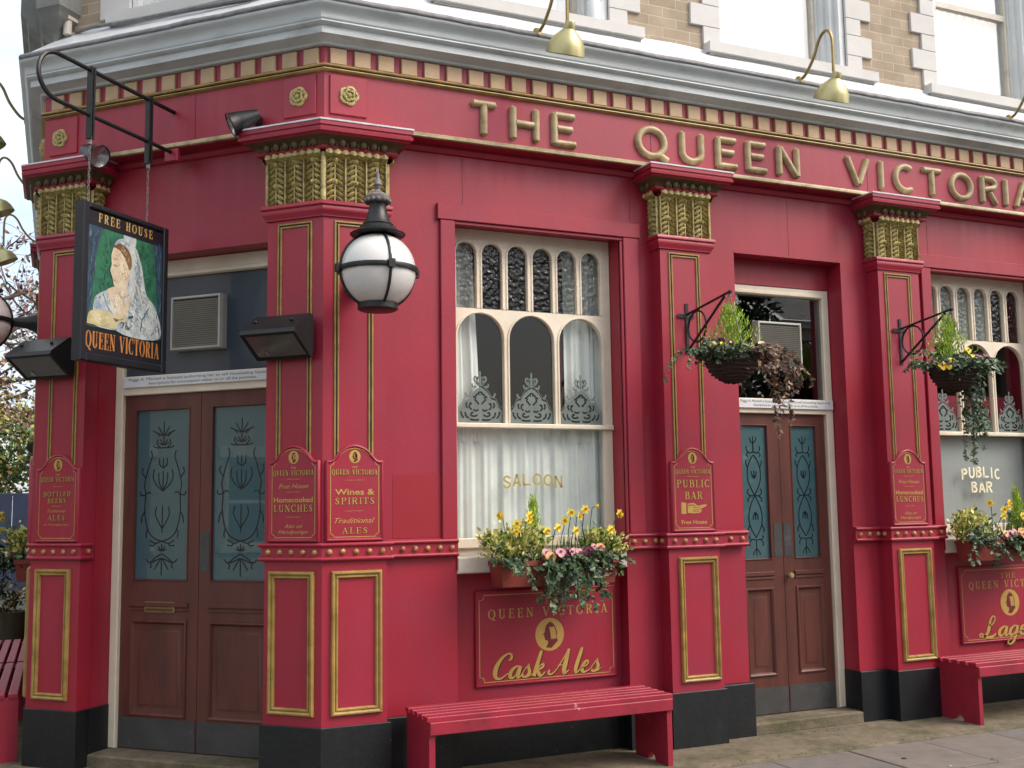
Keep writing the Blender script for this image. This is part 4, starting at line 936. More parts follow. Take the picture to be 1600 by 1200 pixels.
# red reveals of the door openings are the wall thickness itself; black feet
for fac, xs in (('L', (-1.735, -.42)), ('R', (3.01, 3.975))):
    (lx, ly, lz), rz = place(fac, 0, 0, 0); mb = MB()
    mb.box(xs[0] - .02, xs[0] - .001, WD, .42, 0, .359); mb.box(xs[1] + .001, xs[1] + .02, WD, .42, 0, .359); mb.build('plinth', BLACK, pub, loc=(lx, ly, 0), rotz=rz)
for x, z0, z1 in ((.93, 3.50, 3.80), (2.16, 3.50, 3.80), (3.5, 3.37, 3.8), (4.86, 3.5, 3.80)): MB().box(x - .0012, x + .0012, WD - .001, WD, z0, z1).build('board_joint', REDD, pub)
MB().box(.46, .84, WD - .0015, WD, 1.40, 1.78).build('repainted_patch', REDF, pub)
# licence notice boards
def notice(fac, x0, x1, z0, z1, label, lines):
    loc, rz = place(fac, (x0 + x1) / 2 if fac == 'R' else -(x0 + x1) / 2, -.272, z0); n = thing('notice_board', label, 'notice', loc, rz)
    w_ = (x1 - x0) / 2; h = z1 - z0
    MB().bbox(-w_, w_, -.018, .0, 0, h, .002).build('board', PAPER, n)
    font(lines[0], h * .34, -.0186, 0, h * .53, INK, n, 'printed_line', width=w_ * 1.86)
    font(lines[1], h * .34, -.0186, 0, h * .12, INK, n, 'printed_line', width=w_ * 1.35)
LIC = ('Peggy A. Mitchell is licensed authorising her to sell intoxicating liquor of all', 'descriptions for consumption either on or off the premises.')
notice('L', -1.655, -.425, 2.388, 2.458, 'long white printed notice over the corner double door', LIC)
notice('R', 3.09, 3.962, 2.262, 2.33, 'long white printed notice over the public bar door behind trailing leaves', LIC)
# extractor vents
def vent(fac, x, z, wv, hv, label, dp=.07):
    loc, rz = place(fac, x, -.30, z); v = thing('extractor_vent', label, 'vent', loc, rz, 'fanlight extractor vents')
    MB().bbox(-wv / 2, wv / 2, -dp + .012, 0, 0, hv, .01).build('casing', VENT, v)
    MB().box(-wv / 2 + .02, wv / 2 - .02, -dp + .009, -dp + .0115, .02, hv - .02).build('backing', VENTD, v)
    mb = MB(); n = 22
    for i in range(n):
        z_ = .022 + (hv - .05) * i / n; mb.add([(-wv / 2 + .018, -dp + .008, z_), (wv / 2 - .018, -dp + .008, z_), (wv / 2 - .018, -dp - .004, z_ + .009), (-wv / 2 + .018, -dp - .004, z_ + .009), (-wv / 2 + .018, -dp + .006, z_ + .010), (wv / 2 - .018, -dp + .006, z_ + .010)], [(0, 1, 2, 3), (3, 2, 5, 4)])
    mb.build('louvre', VENT, v)
    mb = MB(); rect_frame(mb, -wv / 2, wv / 2, 0, hv, [(0, dp - .015), (.003, dp + .002), (.016, dp + .004), (.02, dp - .01)]); mb.build('bezel', VENT, v)
vent('L', 1.078, 2.61, .385, .35, 'grey louvred vent in dark panel over the corner door'); vent('R', 3.477, 2.55, .395, .352, 'pale louvred vent in dark glass over the public bar door')

# ------------------------------------------------------------------ name plaques
def plaque_outline(hw, sc=0):
    pts = [(-hw, 0), (hw, 0), (hw, .462)]
    r = [(hw - .006, .470), (hw - .022, .466), (hw - .042, .474), (hw - .062, .496), (hw - .085, .524), (hw - .115, .545), (hw - .145, .556), (.0, .561)]
    pts += r + [(-x, z) for x, z in r[-2::-1]] + [(-hw, .462)]
    return pts
def inset(pts, d):
    n = len(pts); out = []
    for i in range(n):
        a, b, c = Vector(pts[i - 1]), Vector(pts[i]), Vector(pts[(i + 1) % n])
        e1 = (b - a).normalized(); e2 = (c - b).normalized(); n1 = Vector((-e1.y, e1.x)); n2 = Vector((-e2.y, e2.x))
        m_ = (n1 + n2) / max(.4, 1 + n1.dot(n2)); out.append((b.x + m_.x * d, b.y + m_.y * d))
    return out
def outline_loop(mb, pts, prof):
    n = len(pts); vs = []
    for ins, y in prof: vs += [(x, y, z) for x, z in inset(pts, ins)]
    mb.add(vs, [(i * n + k, i * n + (k + 1) % n, (i + 1) * n + (k + 1) % n, (i + 1) * n + k) for i in range(len(prof) - 1) for k in range(n)])
def cameo(mb, cx, cz, rx, rz, y):
    mb.use(GOLDL); mb.flat([(cx + rx * math.cos(a), cz + rz * math.sin(a)) for a in [2 * PI * i / 28 for i in range(28)]], y)
    H = [(-.1, .62), (-.22, .5), (-.3, .3), (-.3, .16), (-.42, .0), (-.32, -.04), (-.36, -.12), (-.3, -.2), (-.3, -.3), (-.14, -.32), (-.1, -.44), (-.24, -.7), (.1, -.74), (.4, -.46), (.5, -.36), (.42, -.2), (.46, .1), (.36, .4), (.2, .6), (.04, .7)]
    mb.use(MATS['cameo_red']); mb.flat([(cx + rx * a * 1.12, cz + rz * b * 1.12) for a, b in H], y - .0006)
    mb.use(GOLDL)
    for k in range(3): mb.ribbon(catmull([(cx + rx * (.02 + .12 * k), cz + rz * .45, rx * .015), (cx + rx * (.1 + .13 * k), cz + rz * .1, rx * .03), (cx + rx * (.14 + .12 * k), cz - rz * .3, rx * .015)], 4), y - .0012)
mat('cameo_red', srgb(120, 24, 34), .5, var=.05)
def plaque(fac, x, label, rows, z=1.395, hw=.172):
    loc, rz = place(fac, x, 0, z); p = thing('name_plaque', label, 'sign', loc, rz, 'arched name plaques on the pilasters')
    O = plaque_outline(hw); mb = MB(); n = len(O)
    outline_loop(mb, O, [(0, 0), (0, -.018), (.004, -.024), (.010, -.026), (.015, -.022), (.018, -.018)])
    tri = inset(O, .018); mb.flat(tri, -.018); mb.build('board', RED, p, smooth=True)
    bd = MB(); hb = hw - .028
    bl = [(-hb + .022, .026), (hb - .022, .026), (hb - .018, .036), (hb - .008, .044), (hb, .048), (hb, .436), (hb - .016, .444), (hb - .022, .462), (hb - .045, .486), (hb - .07, .512), (hb - .1, .530), (.0, .538)]
    bl = bl + [(-a, b) for a, b in bl[-2:4:-1]] + [(-hb, .048), (-hb + .008, .044), (-hb + .018, .036), (-hb + .022, .026)]
    bd.ribbon([(a, b, .0022) for a, b in bl], -.0192); bd.build('gilt_border', GOLDL, p)
    lt = MB(); cameo(lt, 0, .488, .034, .038, -.0192); lt.build('cameo_emblem', None, p)
    for kind, text, zc, hh, wd in rows:
        if kind == 's':
            q = MB(); q.use(SHADOWL); ser(q, text, -wd / 2 + .0022, zc - hh / 2 - .0022, hh, -.0186, wd, m=SHADOWL); ser(q, text, -wd / 2, zc - hh / 2, hh, -.0202, wd, m=GOLDL); q.build('gilt_lettering', None, p)
        elif kind == 'f': font(text, hh, -.0195, 0, zc - hh / 2, GOLDL, p, 'gilt_lettering', wd, bold=.018)
        elif kind == 'i': font(text, hh, -.0195, 0, zc - hh / 2, GOLDL, p, 'gilt_lettering', wd, shear=.45)
        elif kind == 'd': MB().ribbon([(-wd / 2, zc, .0004), (-wd / 4, zc, .0014), (0, zc, .0006), (wd / 4, zc, .0014), (wd / 2, zc, .0004)], -.0195).build('gilt_rule', GOLDL, p)
        elif kind == 'hand':
            q = MB(); q.use(GOLDL)
            q.flat([(-.10, zc - .036), (-.06, zc - .036), (-.06, zc + .036), (-.10, zc + .04)], -.0195)
            q.flat([(-.05, zc - .03), (.0, zc - .034), (.05, zc - .030), (.062, zc - .014), (.05, zc - .006), (.10, zc + .014), (.10, zc + .026), (.03, zc + .016), (.0, zc + .036), (-.05, zc + .030)], -.0195)
            q.use(RED)
            for a, b in (((-.01, -.012), (.045, -.008)), ((-.01, .004), (.05, .004)), ((-.01, -.022), (.04, -.02))): q.ribbon([(a[0], zc + a[1], .0014), (b[0], zc + b[1], .0014)], -.0204)
            q.ribbon([(-.046, zc + .02, .003), (-.01, zc + .022, .003), (.014, zc + .01, .002)], -.0204); q.build('pointing_hand', None, p)
    return p
TOP = [('f', 'THE', .427, .011, .032), ('s', 'QUEEN VICTORIA', .398, .030, .272)]
LUN = TOP + [('d', '', .362, 0, .1), ('i', 'Free House', .322, .026, .20), ('d', '', .288, 0, .1), ('f', 'Homecooked', .243, .030, .262), ('s', 'LUNCHES', .194, .040, .262), ('d', '', .144, 0, .1), ('i', 'Ales on', .092, .022, .12), ('i', 'Handpumps', .056, .028, .20)]
plaque('R', .187, 'red plaque reading Wines & Spirits, right face of the corner pilaster', TOP + [('d', '', .352, 0, .12), ('f', 'Wines &', .284, .034, .235), ('s', 'SPIRITS', .232, .038, .238), ('d', '', .174, 0, .12), ('i', 'Traditional', .120, .030, .24), ('s', 'ALES', .062, .034, .155)])
plaque('L', .181, 'red plaque reading Homecooked Lunches, left face of the corner pilaster', LUN)
plaque('R', 2.512, 'red plaque with pointing hand reading Public Bar, beside the bar door', TOP + [('d', '', .366, 0, .1), ('s', 'PUBLIC', .318, .05, .262), ('s', 'BAR', .240, .05, .14), ('hand', '', .155, 0, 0), ('f', 'Free House', .064, .026, .2)])
plaque('R', 4.40, 'red plaque reading Homecooked Lunches, pilaster right of the bar door', LUN)
plaque('L', 1.923, 'red plaque reading Bottled Beers, leftmost pilaster by the floodlight', TOP + [('d', '', .352, 0, .08), ('s', 'BOTTLED', .305, .030, .22), ('s', 'BEERS', .262, .030, .15), ('d', '', .228, 0, .08), ('i', 'Traditional', .198, .018, .15), ('s', 'ALES', .155, .032, .14), ('i', 'in Handpumps', .110, .016, .21)])
plaque('S', .187, 'red plaque seen edge-on round the left corner of the pub', [])
# ale boards under the windows
def ale_board(x0, x1, label, word, cx, wd, hasthe=True):
    loc, rz = place('R', (x0 + x1) / 2, -.222, .466); b = thing('ale_board', label, 'sign', loc, rz); hw = (x1 - x0) / 2; H = .592
    O = [(-hw, 0), (hw, 0), (hw, H), (-hw, H)]; mb = MB(); outline_loop(mb, O, [(0, 0), (0, -.016), (.004, -.022), (.012, -.024), (.016, -.020)]); mb.flat(inset(O, .016), -.020); mb.build('board', RED, b)
    hb = hw - .026; zb, zt = .03, H - .03; k = .03
    c = [(-hb + k, zb), (hb - k, zb), (hb - k, zb + k * .6), (hb - k * .6, zb + k), (hb, zb + k), (hb, zt - k), (hb - k * .6, zt - k), (hb - k, zt - k * .6), (hb - k, zt), (-hb + k, zt), (-hb + k, zt - k * .6), (-hb + k * .6, zt - k), (-hb, zt - k), (-hb, zb + k), (-hb + k * .6, zb + k), (-hb + k, zb + k * .6), (-hb + k, zb)]
    MB().ribbon([(a, d, .0025) for a, d in c], -.0212).build('gilt_border', GOLDL, b)
    q = MB(); q.use(GOLDL); ser(q, 'THE', -.09 + cx, .49, .038, -.0212, .17, m=GOLDL); ser(q, 'QUEEN VICTORIA', -.425 + cx * .8, .415, .058, -.0212, .85, gap=.34, m=GOLDL); q.build('gilt_lettering', None, b)
    q = MB(); q.use(GOLDL); cameo(q, cx, .297, .102, .103, -.0212); q.build('cameo_emblem', None, b)
    q = MB(); script(q, word, -wd / 2 + cx - .01 + .006, .045 - .005, .15, -.0208, wd, fat=1.3, m=SHADOWL); script(q, word, -wd / 2 + cx - .01, .045, .15, -.0224, wd, fat=1.18, m=GOLDL); q.build('script_lettering', None, b)
ale_board(1.022, 2.022, 'red board reading Cask Ales, below the saloon window', 'Cask Ales', .012, .80)
ale_board(5.07, 6.07, 'red board reading Lager, below the public bar window', 'Lager', .025, .62)

# ------------------------------------------------------------------ hanging sign and its bracket
loc, rz = place('L', 1.09, 0, 0)
br = thing('sign_bracket', 'black iron double-bar bracket with looped end projecting over the corner door', 'bracket', (loc[0], loc[1], 3.83), rz)
# local: y negative = outward
zl, zu = .0, .265
loop = [(0, -.985 - .14 * math.sin(RT(a)), (zl + zu) / 2 + (zu - zl) / 2 * math.cos(RT(a))) for a in range(0, 181, 15)]
MB().tube([(0, .0, zu)] + loop + [(0, -.02, zl)], .013, 8).build('looped_bar', IRON, br, smooth=True)
for o in (.236, .73):
    MB().box(-.016, .016, -o - .018, -o - .004, -.14, zu + .02).build('hanger_post', IRON, br); MB().box(-.016, .016, -o + .004, -o + .018, -.14, zu + .02).build('hanger_post', IRON, br)
    MB().tube([(0, -o, -.12), (0, -o, -.17)], .012, 6).build('hook', RUST, br)
MB().bbox(-.05, .05, -.03, 0, -.06, .02, .006).build('wall_box', RED, br)
sg = thing('hanging_sign', 'black framed pub sign with painted portrait of woman in white veil', 'sign', (loc[0], loc[1], 2.42), rz)
# sign in the plane x=0, faces +x (towards the right) ; board spans y -.79..-.066
def vface(mb): return xform(mb, Matrix(((0, -1, 0, 0), (1, 0, 0, 0), (0, 0, 1, 0), (0, 0, 0, 1))))     # local x->y, y->-x
SW = .362; yc = -.428; HS = .90
frm = MB(); t_ = .032
def sl_(mb): return xform(mb, Matrix(((0, -1, 0, 0), (1, 0, 0, yc), (0, 0, 1, 0), (0, 0, 0, 1))))
frm.box(-SW + .04, SW - .04, -.018, .018, .04, HS - .04)
for a, b, c, d in ((-SW, -SW + .045, 0, HS), (SW - .045, SW, 0, HS), (-SW + .045, SW - .045, 0, .045), (-SW + .045, SW - .045, HS - .03, HS)): frm.bbox(a, b, -t_, t_, c, d, .006)
sl_(frm).build('frame', IRONB, sg)
def paintm(name, c, c2): return mat(name, srgb(*c), .5, var=.12, vscale=18, bump=.3, bscale=40, col2=srgb(*c2), c2scale=16, c2lo=.45, c2hi=.62)
PG = paintm('painted_green', (46, 118, 86), (34, 98, 76)); PBL = paintm('painted_blue_curtain', (56, 86, 104), (48, 74, 92)); PFL = paintm('painted_flesh', (226, 212, 186), (214, 196, 168)); PVE = paintm('painted_white_veil', (206, 214, 212), (160, 176, 184)); PHA = paintm('painted_brown_hair', (132, 100, 62), (108, 80, 50)); PDR = paintm('painted_blue_dress', (150, 172, 196), (200, 206, 206)); PCR = paintm('painted_cream_sleeve', (214, 204, 164), (196, 182, 130))
art = MB(); Y = -.0185
def poly(m, pts, lvl): art.use(m); art.flat([((x - .5) * .645, .20 + .575 * z) for x, z in pts], Y - .0007 * lvl)
def smooth_poly(pts): return [(a, b) for a, b, c in catmull([(x, z, .01) for x, z in pts] + [(pts[0][0], pts[0][1], .01)], 5)[:-1]]
poly(PG, [(0, 0), (1, 0), (1, 1), (0, 1)], 0)
poly(PBL, [(.0, .0), (.05, .0), (.08, .3), (.10, .6), (.15, .85), (.2, 1.0), (.0, 1.0)], 1); poly(PBL, [(.93, 0), (1, 0), (1, 1), (.86, 1.0), (.90, .7), (.93, .4)], 1)
poly(PVE, smooth_poly([(.34, .86), (.38, .93), (.5, .965), (.62, .90), (.70, .75), (.74, .58), (.78, .44), (.92, .30), (.96, .0), (.40, .0), (.45, .3), (.5, .6)]), 2)
poly(PVE, [(.46, .95), (.455, 1.0), (.62, 1.0), (.625, .965), (.61, .90)], 3)
poly(PDR, smooth_poly([(.09, .16), (.12, .30), (.24, .38), (.34, .40), (.5, .2), (.42, .02), (.1, .02)]), 3)
poly(PFL, smooth_poly([(.26, .40), (.34, .44), (.42, .47), (.52, .44), (.55, .30), (.50, .18), (.40, .17), (.31, .24)]), 4)
poly(PHA, smooth_poly([(.32, .84), (.40, .895), (.5, .87), (.56, .79), (.565, .68), (.51, .66), (.45, .74), (.36, .80)]), 5)
poly(PFL, smooth_poly([(.325, .84), (.40, .83), (.47, .76), (.525, .66), (.54, .56), (.50, .47), (.42, .43), (.345, .45), (.325, .52), (.305, .56), (.29, .60), (.305, .66), (.30, .75)]), 6)
poly(PCR, smooth_poly([(.02, .02), (.05, .14), (.2, .18), (.36, .17), (.46, .19), (.52, .13), (.40, .08), (.38, .02)]), 5); poly(PHA, smooth_poly([(.34, .125), (.44, .12), (.48, .145), (.42, .115), (.38, .09)]), 7)
art.use(paintm('painted_feature', (176, 146, 110), (166, 134, 100)))
def aline(p, lvl, k=.0022): art.ribbon([((x - .5) * .645, .20 + .575 * z, k) for x, z in p], Y - .0007 * lvl)
aline([(.325, .655), (.35, .665), (.375, .655)], 8, .003); aline([(.315, .505), (.34, .51), (.36, .50)], 8, .0025); aline([(.33, .72), (.36, .735), (.39, .72)], 8, .002)
art.use(PDR); aline([(.40, .40), (.44, .35), (.50, .37), (.54, .40)], 8, .003); aline([(.47, .34), (.475, .30)], 8, .006); aline([(.53, .55), (.535, .50)], 8, .004)
art.use(PVE); aline([(.22, .36), (.28, .24), (.36, .16)], 7, .010); aline([(.62, .88), (.68, .7), (.70, .5), (.74, .3)], 7, .005)
art.use(PBL); aline([(.80, .30), (.72, .16), (.70, .04)], 7, .003); aline([(.54, .16), (.6, .18)], 7, .008)
random.seed(14)
def inside(p, poly_):
    r = False; n = len(poly_)
    for i in range(n):
        (x1, z1), (x2, z2) = poly_[i], poly_[i - 1]
        if (z1 > p[1]) != (z2 > p[1]) and p[0] < (x2 - x1) * (p[1] - z1) / (z2 - z1) + x1: r = not r
    return r
def strokes(mats_, zone, n, ang, L, lvl, k=.0035, spread=.5):
    z_ = smooth_poly(zone); xs = [a for a, b in z_]; zs = [b for a, b in z_]; c = 0
    while c < n:
        p = (random.uniform(max(.01, min(xs)), min(.99, max(xs))), random.uniform(max(.01, min(zs)), min(.99, max(zs))))
        if not inside(p, z_): continue
        c += 1; a = RT(ang) + random.gauss(0, spread); l = L * random.uniform(.5, 1.3); q = (p[0] + l * math.cos(a), p[1] + l * math.sin(a))
        if not inside(q, z_): continue
        art.use(random.choice(mats_)); m_ = ((p[0] + q[0]) / 2 + random.gauss(0, .006), (p[1] + q[1]) / 2); kk = k * random.uniform(.5, 1.3)
        art.ribbon([((x - .5) * .645, .20 + .575 * z, h_) for (x, z), h_ in ((p, .0006), (m_, kk), (q, .0006))], Y - .0007 * lvl - .00001 * c)
PGL = paintm('painted_light_green', (70, 142, 104), (52, 116, 92)); PGD = paintm('painted_deep_green', (28, 90, 66), (20, 74, 60)); PBD = paintm('painted_navy_fold', (40, 62, 82), (50, 76, 92)); PBLL = paintm('painted_pale_blue_fold', (96, 128, 152), (80, 108, 138)); PFD = paintm('painted_flesh_shadow', (204, 182, 150), (196, 172, 140)); PFH = paintm('painted_flesh_light', (232, 216, 188), (222, 204, 174)); PVD = paintm('painted_veil_shadow', (150, 170, 182), (134, 152, 168)); PVH = paintm('painted_veil_light', (232, 236, 232), (214, 222, 222))
strokes([PGL, PGD, PGD], [(.14, .3), (.3, .42), (.3, .9), (.28, .98), (.2, .82)], 90, 80, .05, 1.6); strokes([PGL, PGD], [(.7, .98), (.64, .9), (.74, .6), (.86, .45), (.85, .7), (.79, .98)], 90, 80, .05, 1.6)
strokes([PBD, PBD, PBLL], [(.01, .02), (.05, .02), (.09, .4), (.14, .85), (.18, .98), (.01, .98)], 100, 82, .10, 1.7, .004, .15); strokes([PBD, PBD, PBLL], [(.94, .02), (.99, .02), (.99, .98), (.88, .98), (.91, .7)], 70, 95, .10, 1.7, .004, .12)
strokes([PVD, PVH, PVH], [(.52, .92), (.62, .86), (.70, .7), (.75, .45), (.9, .3), (.93, .04), (.5, .04), (.58, .4), (.6, .66)], 260, 100, .05, 3.6, .0045, .5)
strokes([PVD, PVH], [(.36, .86), (.4, .92), (.5, .95), (.56, .9), (.42, .87)], 40, 10, .03, 3.6); strokes([PVH, PDR, PBLL], [(.11, .18), (.13, .3), (.24, .36), (.32, .38), (.42, .2), (.4, .05)], 90, 60, .04, 3.7, .004, .8)
strokes([PFD, PFH], [(.345, .8), (.42, .8), (.5, .68), (.51, .56), (.46, .47), (.37, .47), (.345, .54), (.33, .66)], 60, 80, .035, 6.4, .004, .5); strokes([PFD], [(.45, .74), (.52, .66), (.535, .56), (.49, .47), (.46, .52)], 30, 75, .04, 6.5, .004, .3)
strokes([PFD, PFH], [(.33, .38), (.4, .43), (.5, .4), (.5, .24), (.4, .2)], 40, 60, .04, 4.6, .004, .5); strokes([PHA, PFD], [(.34, .84), (.40, .88), (.5, .85), (.55, .75), (.5, .7), (.42, .8)], 50, -40, .035, 5.5, .003, .3); strokes([PCR, PFH, PCR], [(.04, .03), (.06, .13), (.2, .17), (.36, .16), (.36, .04)], 60, 20, .04, 5.6, .004, .6)
script(art, 'The', -.045, .222, .036, Y - .0068, .10, .2, .8, m=SHADOWL)
sl_(art).build('painted_portrait', None, sg)
q = MB(); q.use(GOLDL); ser(q, 'FREE HOUSE', -.235, .805, .052, -.0186, .46, gap=.3, m=GOLDL); sl_(q).build('gilt_lettering', None, sg)
ORG = mat('orange_gilt', srgb(196, 128, 62), .5, var=.1, vscale=30)
q = MB(); ser(q, 'QUEEN VICTORIA', -.312, .078, .096, -.0186, .615, thick=.10, gap=.12, m=ORG); sl_(q).build('gilt_lettering', None, sg)
q = MB(); q.use(RUST)
for yy in (-.236, -.73):
    for k in range(11):
        z = .905 + k * .034
        if z > 3.66 - 2.42: break
        q.tube([(.006 * math.cos(a) * (k % 2), yy + .006 * math.cos(a) * (1 - k % 2), z + .016 + .016 * math.sin(a)) for a in [2 * PI * i / 8 for i in range(9)]], .0025, 5, False)
q.build('chain', None, sg)

# ------------------------------------------------------------------ globe lamps
def globe_lamp(fac, x, off, z, label):
    loc, rz = place(fac, x, 0, z); g = thing('globe_lamp', label, 'lamp', loc, rz, 'globe lamps on the pilasters'); c = (0, -off, 0)
    MB().sphere(c, .213, 32, 20).build('globe', GLOBE, g, smooth='all')
    mb = MB()
    mb.lathe([(.212, -.014), (.224, -.014), (.228, 0), (.224, .014), (.212, .014)], c, 32)
    for k in range(4):
        a = PI / 4 + PI / 2 * k + .82; mb.tube([(c[0] + .217 * math.sin(t) * math.cos(a), c[1] + .217 * math.sin(t) * math.sin(a), c[2] + .217 * math.cos(t)) for t in [RT(28 + 5 * i) for i in range(26)]], .0085, 6)
        mb.box(c[0] + .225 * math.cos(a) - .018, c[0] + .225 * math.cos(a) + .018, c[1] + .225 * math.sin(a) - .018, c[1] + .225 * math.sin(a) + .018, c[2] - .022, c[2] + .022)
    mb.build('cage', IRON, g, smooth=True)
    MB().lathe([(0, -.225), (.10, -.225), (.112, -.218), (.112, -.185), (.104, -.182)], c, 24).build('bottom_cup', IRON, g, smooth=True)
    MB().lathe([(.10, .200), (.152, .202), (.156, .208), (.130, .220), (.110, .232), (.102, .248), (.086, .257), (.088, .263), (.070, .285), (.052, .34), (.045, .385), (.048, .39)], c, 28).build('hood', IRON, g, smooth=True)
    mb = MB().lathe([(.05, .388), (.066, .392), (.07, .40), (.07, .425), (.064, .43), (.04, .445), (.0, .45)], c, 24)
    for k in range(14):
        a = 2 * PI * k / 14; mb.sphere((c[0] + .068 * math.cos(a), c[1] + .068 * math.sin(a), .398), .013, 6, 5)
    mb.build('crown_ring', RUST, g, smooth=True)
    MB().lathe([(.018, .44), (.026, .452), (.015, .465), (.018, .48), (.026, .492), (.018, .515), (.010, .535), (.013, .545), (.008, .558), (.002, .60), (0, .601)], c, 14).build('finial', RUST, g, smooth=True)
    MB().tube([(0, 0, 0), (0, -.03, 0), (0, -.08, 0), (0, -.15, 0), (0, -off + .22, 0)], [.085, .062, .042, .030, .026], 12).build('wall_arm', IRON, g, smooth=True)
    return g
globe_lamp('R', .2, .43, 2.90, 'white globe lamp in black cage on the corner pilaster')
globe_lamp('S', .19, .38, 2.85, 'white globe lamp cut by left picture edge on black arm')
# ------------------------------------------------------------------ floodlights
def flood(fac, x, z, label):
    loc, rz = place(fac, x, 0, z); f = thing('floodlight', label, 'floodlight', loc, rz, 'black bulkhead floodlights'); w = .185
    prof = [(-.035, .02), (-.035, .20), (-.05, .235), (-.085, .238), (-.235, .135), (-.245, .11), (-.06, -.02)]
    mb = MB(); n = len(prof); vs = [(s * w, y, z_) for s in (-1, 1) for y, z_ in prof]
    fs = [tuple(range(n)), tuple(range(n, 2 * n))] + [(i, (i + 1) % n, n + (i + 1) % n, n + i) for i in range(n) if i not in (5,)]; mb.add(vs, fs)
    b_ = [(-w, -.245, .11), (w, -.245, .11), (w, -.06, -.02), (-w, -.06, -.02)]
    e = .02; i_ = [(-w + e, -.245 + .016, .11 - .012), (w - e, -.245 + .016, .11 - .012), (w - e, -.06 - .016, -.02 + .012), (-w + e, -.06 - .016, -.02 + .012)]
    mb.add(b_ + i_, [(0, 1, 5, 4), (1, 2, 6, 5), (2, 3, 7, 6), (3, 0, 4, 7)])
    mb.build('housing', IRON, f)
    MB().add([(a, b + .003, c + .004) for a, b, c in i_], [(0, 1, 2, 3)]).build('lens', REFL, f)
    MB().add([(-w + .07, -.09, .005), (-w + .12, -.09, .005), (-w + .105, -.13, .03)], [(0, 1, 2)]).build('reflector', SILVER, f)
    MB().box(-.05, .05, -.036, 0, .06, .16).build('wall_mount', IRON, f)
    mb = MB(); mb.sphere((-w * .72, -.16, .195), .011, 8, 6); mb.sphere((w * .6, -.16, .195), .011, 8, 6); mb.build('latch_screw', IRON, f)
flood('L', .225, 2.475, 'black floodlight on the corner pilaster right of the corner door'); flood('L', 1.985, 2.455, 'black floodlight on the leftmost pilaster below hanging sign')
flood('S', 7.1, 2.25, 'small dark floodlight far along the side wall at left edge')
def spot(fac, x, z, yaw, label):
    loc, rz = place(fac, x, 0, z); s = thing('spotlight', label, 'spotlight', loc, rz)
    MB().lathe([(.0, -.045), (.03, -.042), (.034, -.03), (.034, 0)], (0, 0, 0), 14, 'y').build('mount', IRON, s, smooth=True)
    M = Matrix.Translation((0, -.09, -.01)) @ Matrix.Rotation(yaw, 4, 'Z') @ Matrix.Rotation(RT(4), 4, 'Y') @ Matrix.Scale(1.25, 4)
    mb = xform(MB().lathe([(.0, .05), (.028, .045), (.034, .02), (.05, -.05), (.058, -.095), (.062, -.10), (.058, -.103), (.05, -.08), (.0, -.07)], (0, 0, 0), 18), M @ Matrix.Rotation(RT(60), 4, 'Y')); mb.build('lamp_body', IRON, s, smooth=True)
    mb = xform(MB().lathe([(.055, -.098), (.03, -.085), (0, -.08)], (0, 0, 0), 18), M @ Matrix.Rotation(RT(60), 4, 'Y')); mb.build('reflector', SILVER, s, smooth=True)
    MB().tube([(0, -.03, 0), (0, -.09, -.01)], .012, 8).build('swivel', IRON, s)
spot('L', .46, 3.95, RT(38), 'small black spotlight on fascia ledge aimed left at hanging sign')
spot('L', 1.68, 3.90, RT(165), 'small round spotlight on fascia above hanging sign')
# ------------------------------------------------------------------ gooseneck lamps
def goose(fac, x, sx, off, zs, label, z0=4.60):
    loc, rz = place(fac, x, .15, z0); g = thing('gooseneck_lamp', label, 'lamp', loc, rz, 'brass gooseneck lamps along the cornice'); o = -(off - .15); dz = zs - z0
    P = [(0, 0, 0, .01), (sx * .2, o * .2, .03, .01), (sx * .45, o * .45, .13, .01), (sx * .62, o * .62, .24, .01), (sx * .78, o * .78, .29, .01), (sx * .92, o * .92, .28, .01), (sx, o, .20, .01), (sx, o, dz + .11, .01)]
    pts = []
    for i in range(len(P) - 1):
        for k in range(5):
            t = k / 5; A = P[max(i - 1, 0)]; B_ = P[i]; C = P[i + 1]; D = P[min(i + 2, len(P) - 1)]
            pts.append(tuple(.5 * (2 * B_[j] + (-A[j] + C[j]) * t + (2 * A[j] - 5 * B_[j] + 4 * C[j] - D[j]) * t * t + (-A[j] + 3 * B_[j] - 3 * C[j] + D[j]) * t ** 3) for j in range(3)))
    pts.append(P[-1][:3]); MB().tube(pts, .011, 8).build('neck', BRASS, g, smooth=True)
    M = Matrix.Translation((sx, o, dz + .02)) @ Matrix.Rotation(RT(24), 4, 'X')
    prof = [(.0, .10), (.03, .10), (.033, .095), (.033, .055), (.04, .05), (.055, .035), (.092, -.0), (.114, -.045), (.125, -.10), (.122, -.10), (.108, -.045), (.08, .0), (.04, .04), (0, .045)]
    xform(MB().lathe(prof, (0, 0, 0), 28), M).build('shade', BRASSL, g, smooth=True)
    xform(MB().sphere((0, 0, -.03), .035, 12, 8), M).build('bulb', GLOBE, g, smooth='all')
    MB().lathe([(.0, .03), (.02, .028), (.03, .01), (.03, -.02)], (0, 0, 0), 14).build('base', BRASS, g, smooth=True)
goose('R', 1.35, .08, .42, 4.45, 'brass gooseneck lamp nearest the corner on the long cornice'); goose('R', 3.443, .08, .42, 4.45, 'brass gooseneck lamp on the cornice above the last word of the fascia'); goose('R', 5.53, .08, .42, 4.45, 'brass gooseneck lamp cut by right picture edge')
for q, of_, lab in ((1.25, .45, 'highest brass gooseneck lamp at left picture edge on side cornice'), (3.25, .46, 'middle brass gooseneck lamp at left edge on side cornice'), (5.4, .50, 'lowest and farthest brass gooseneck lamp against blossom tree')):
    goose('S', q, 0, of_, 4.42, lab)

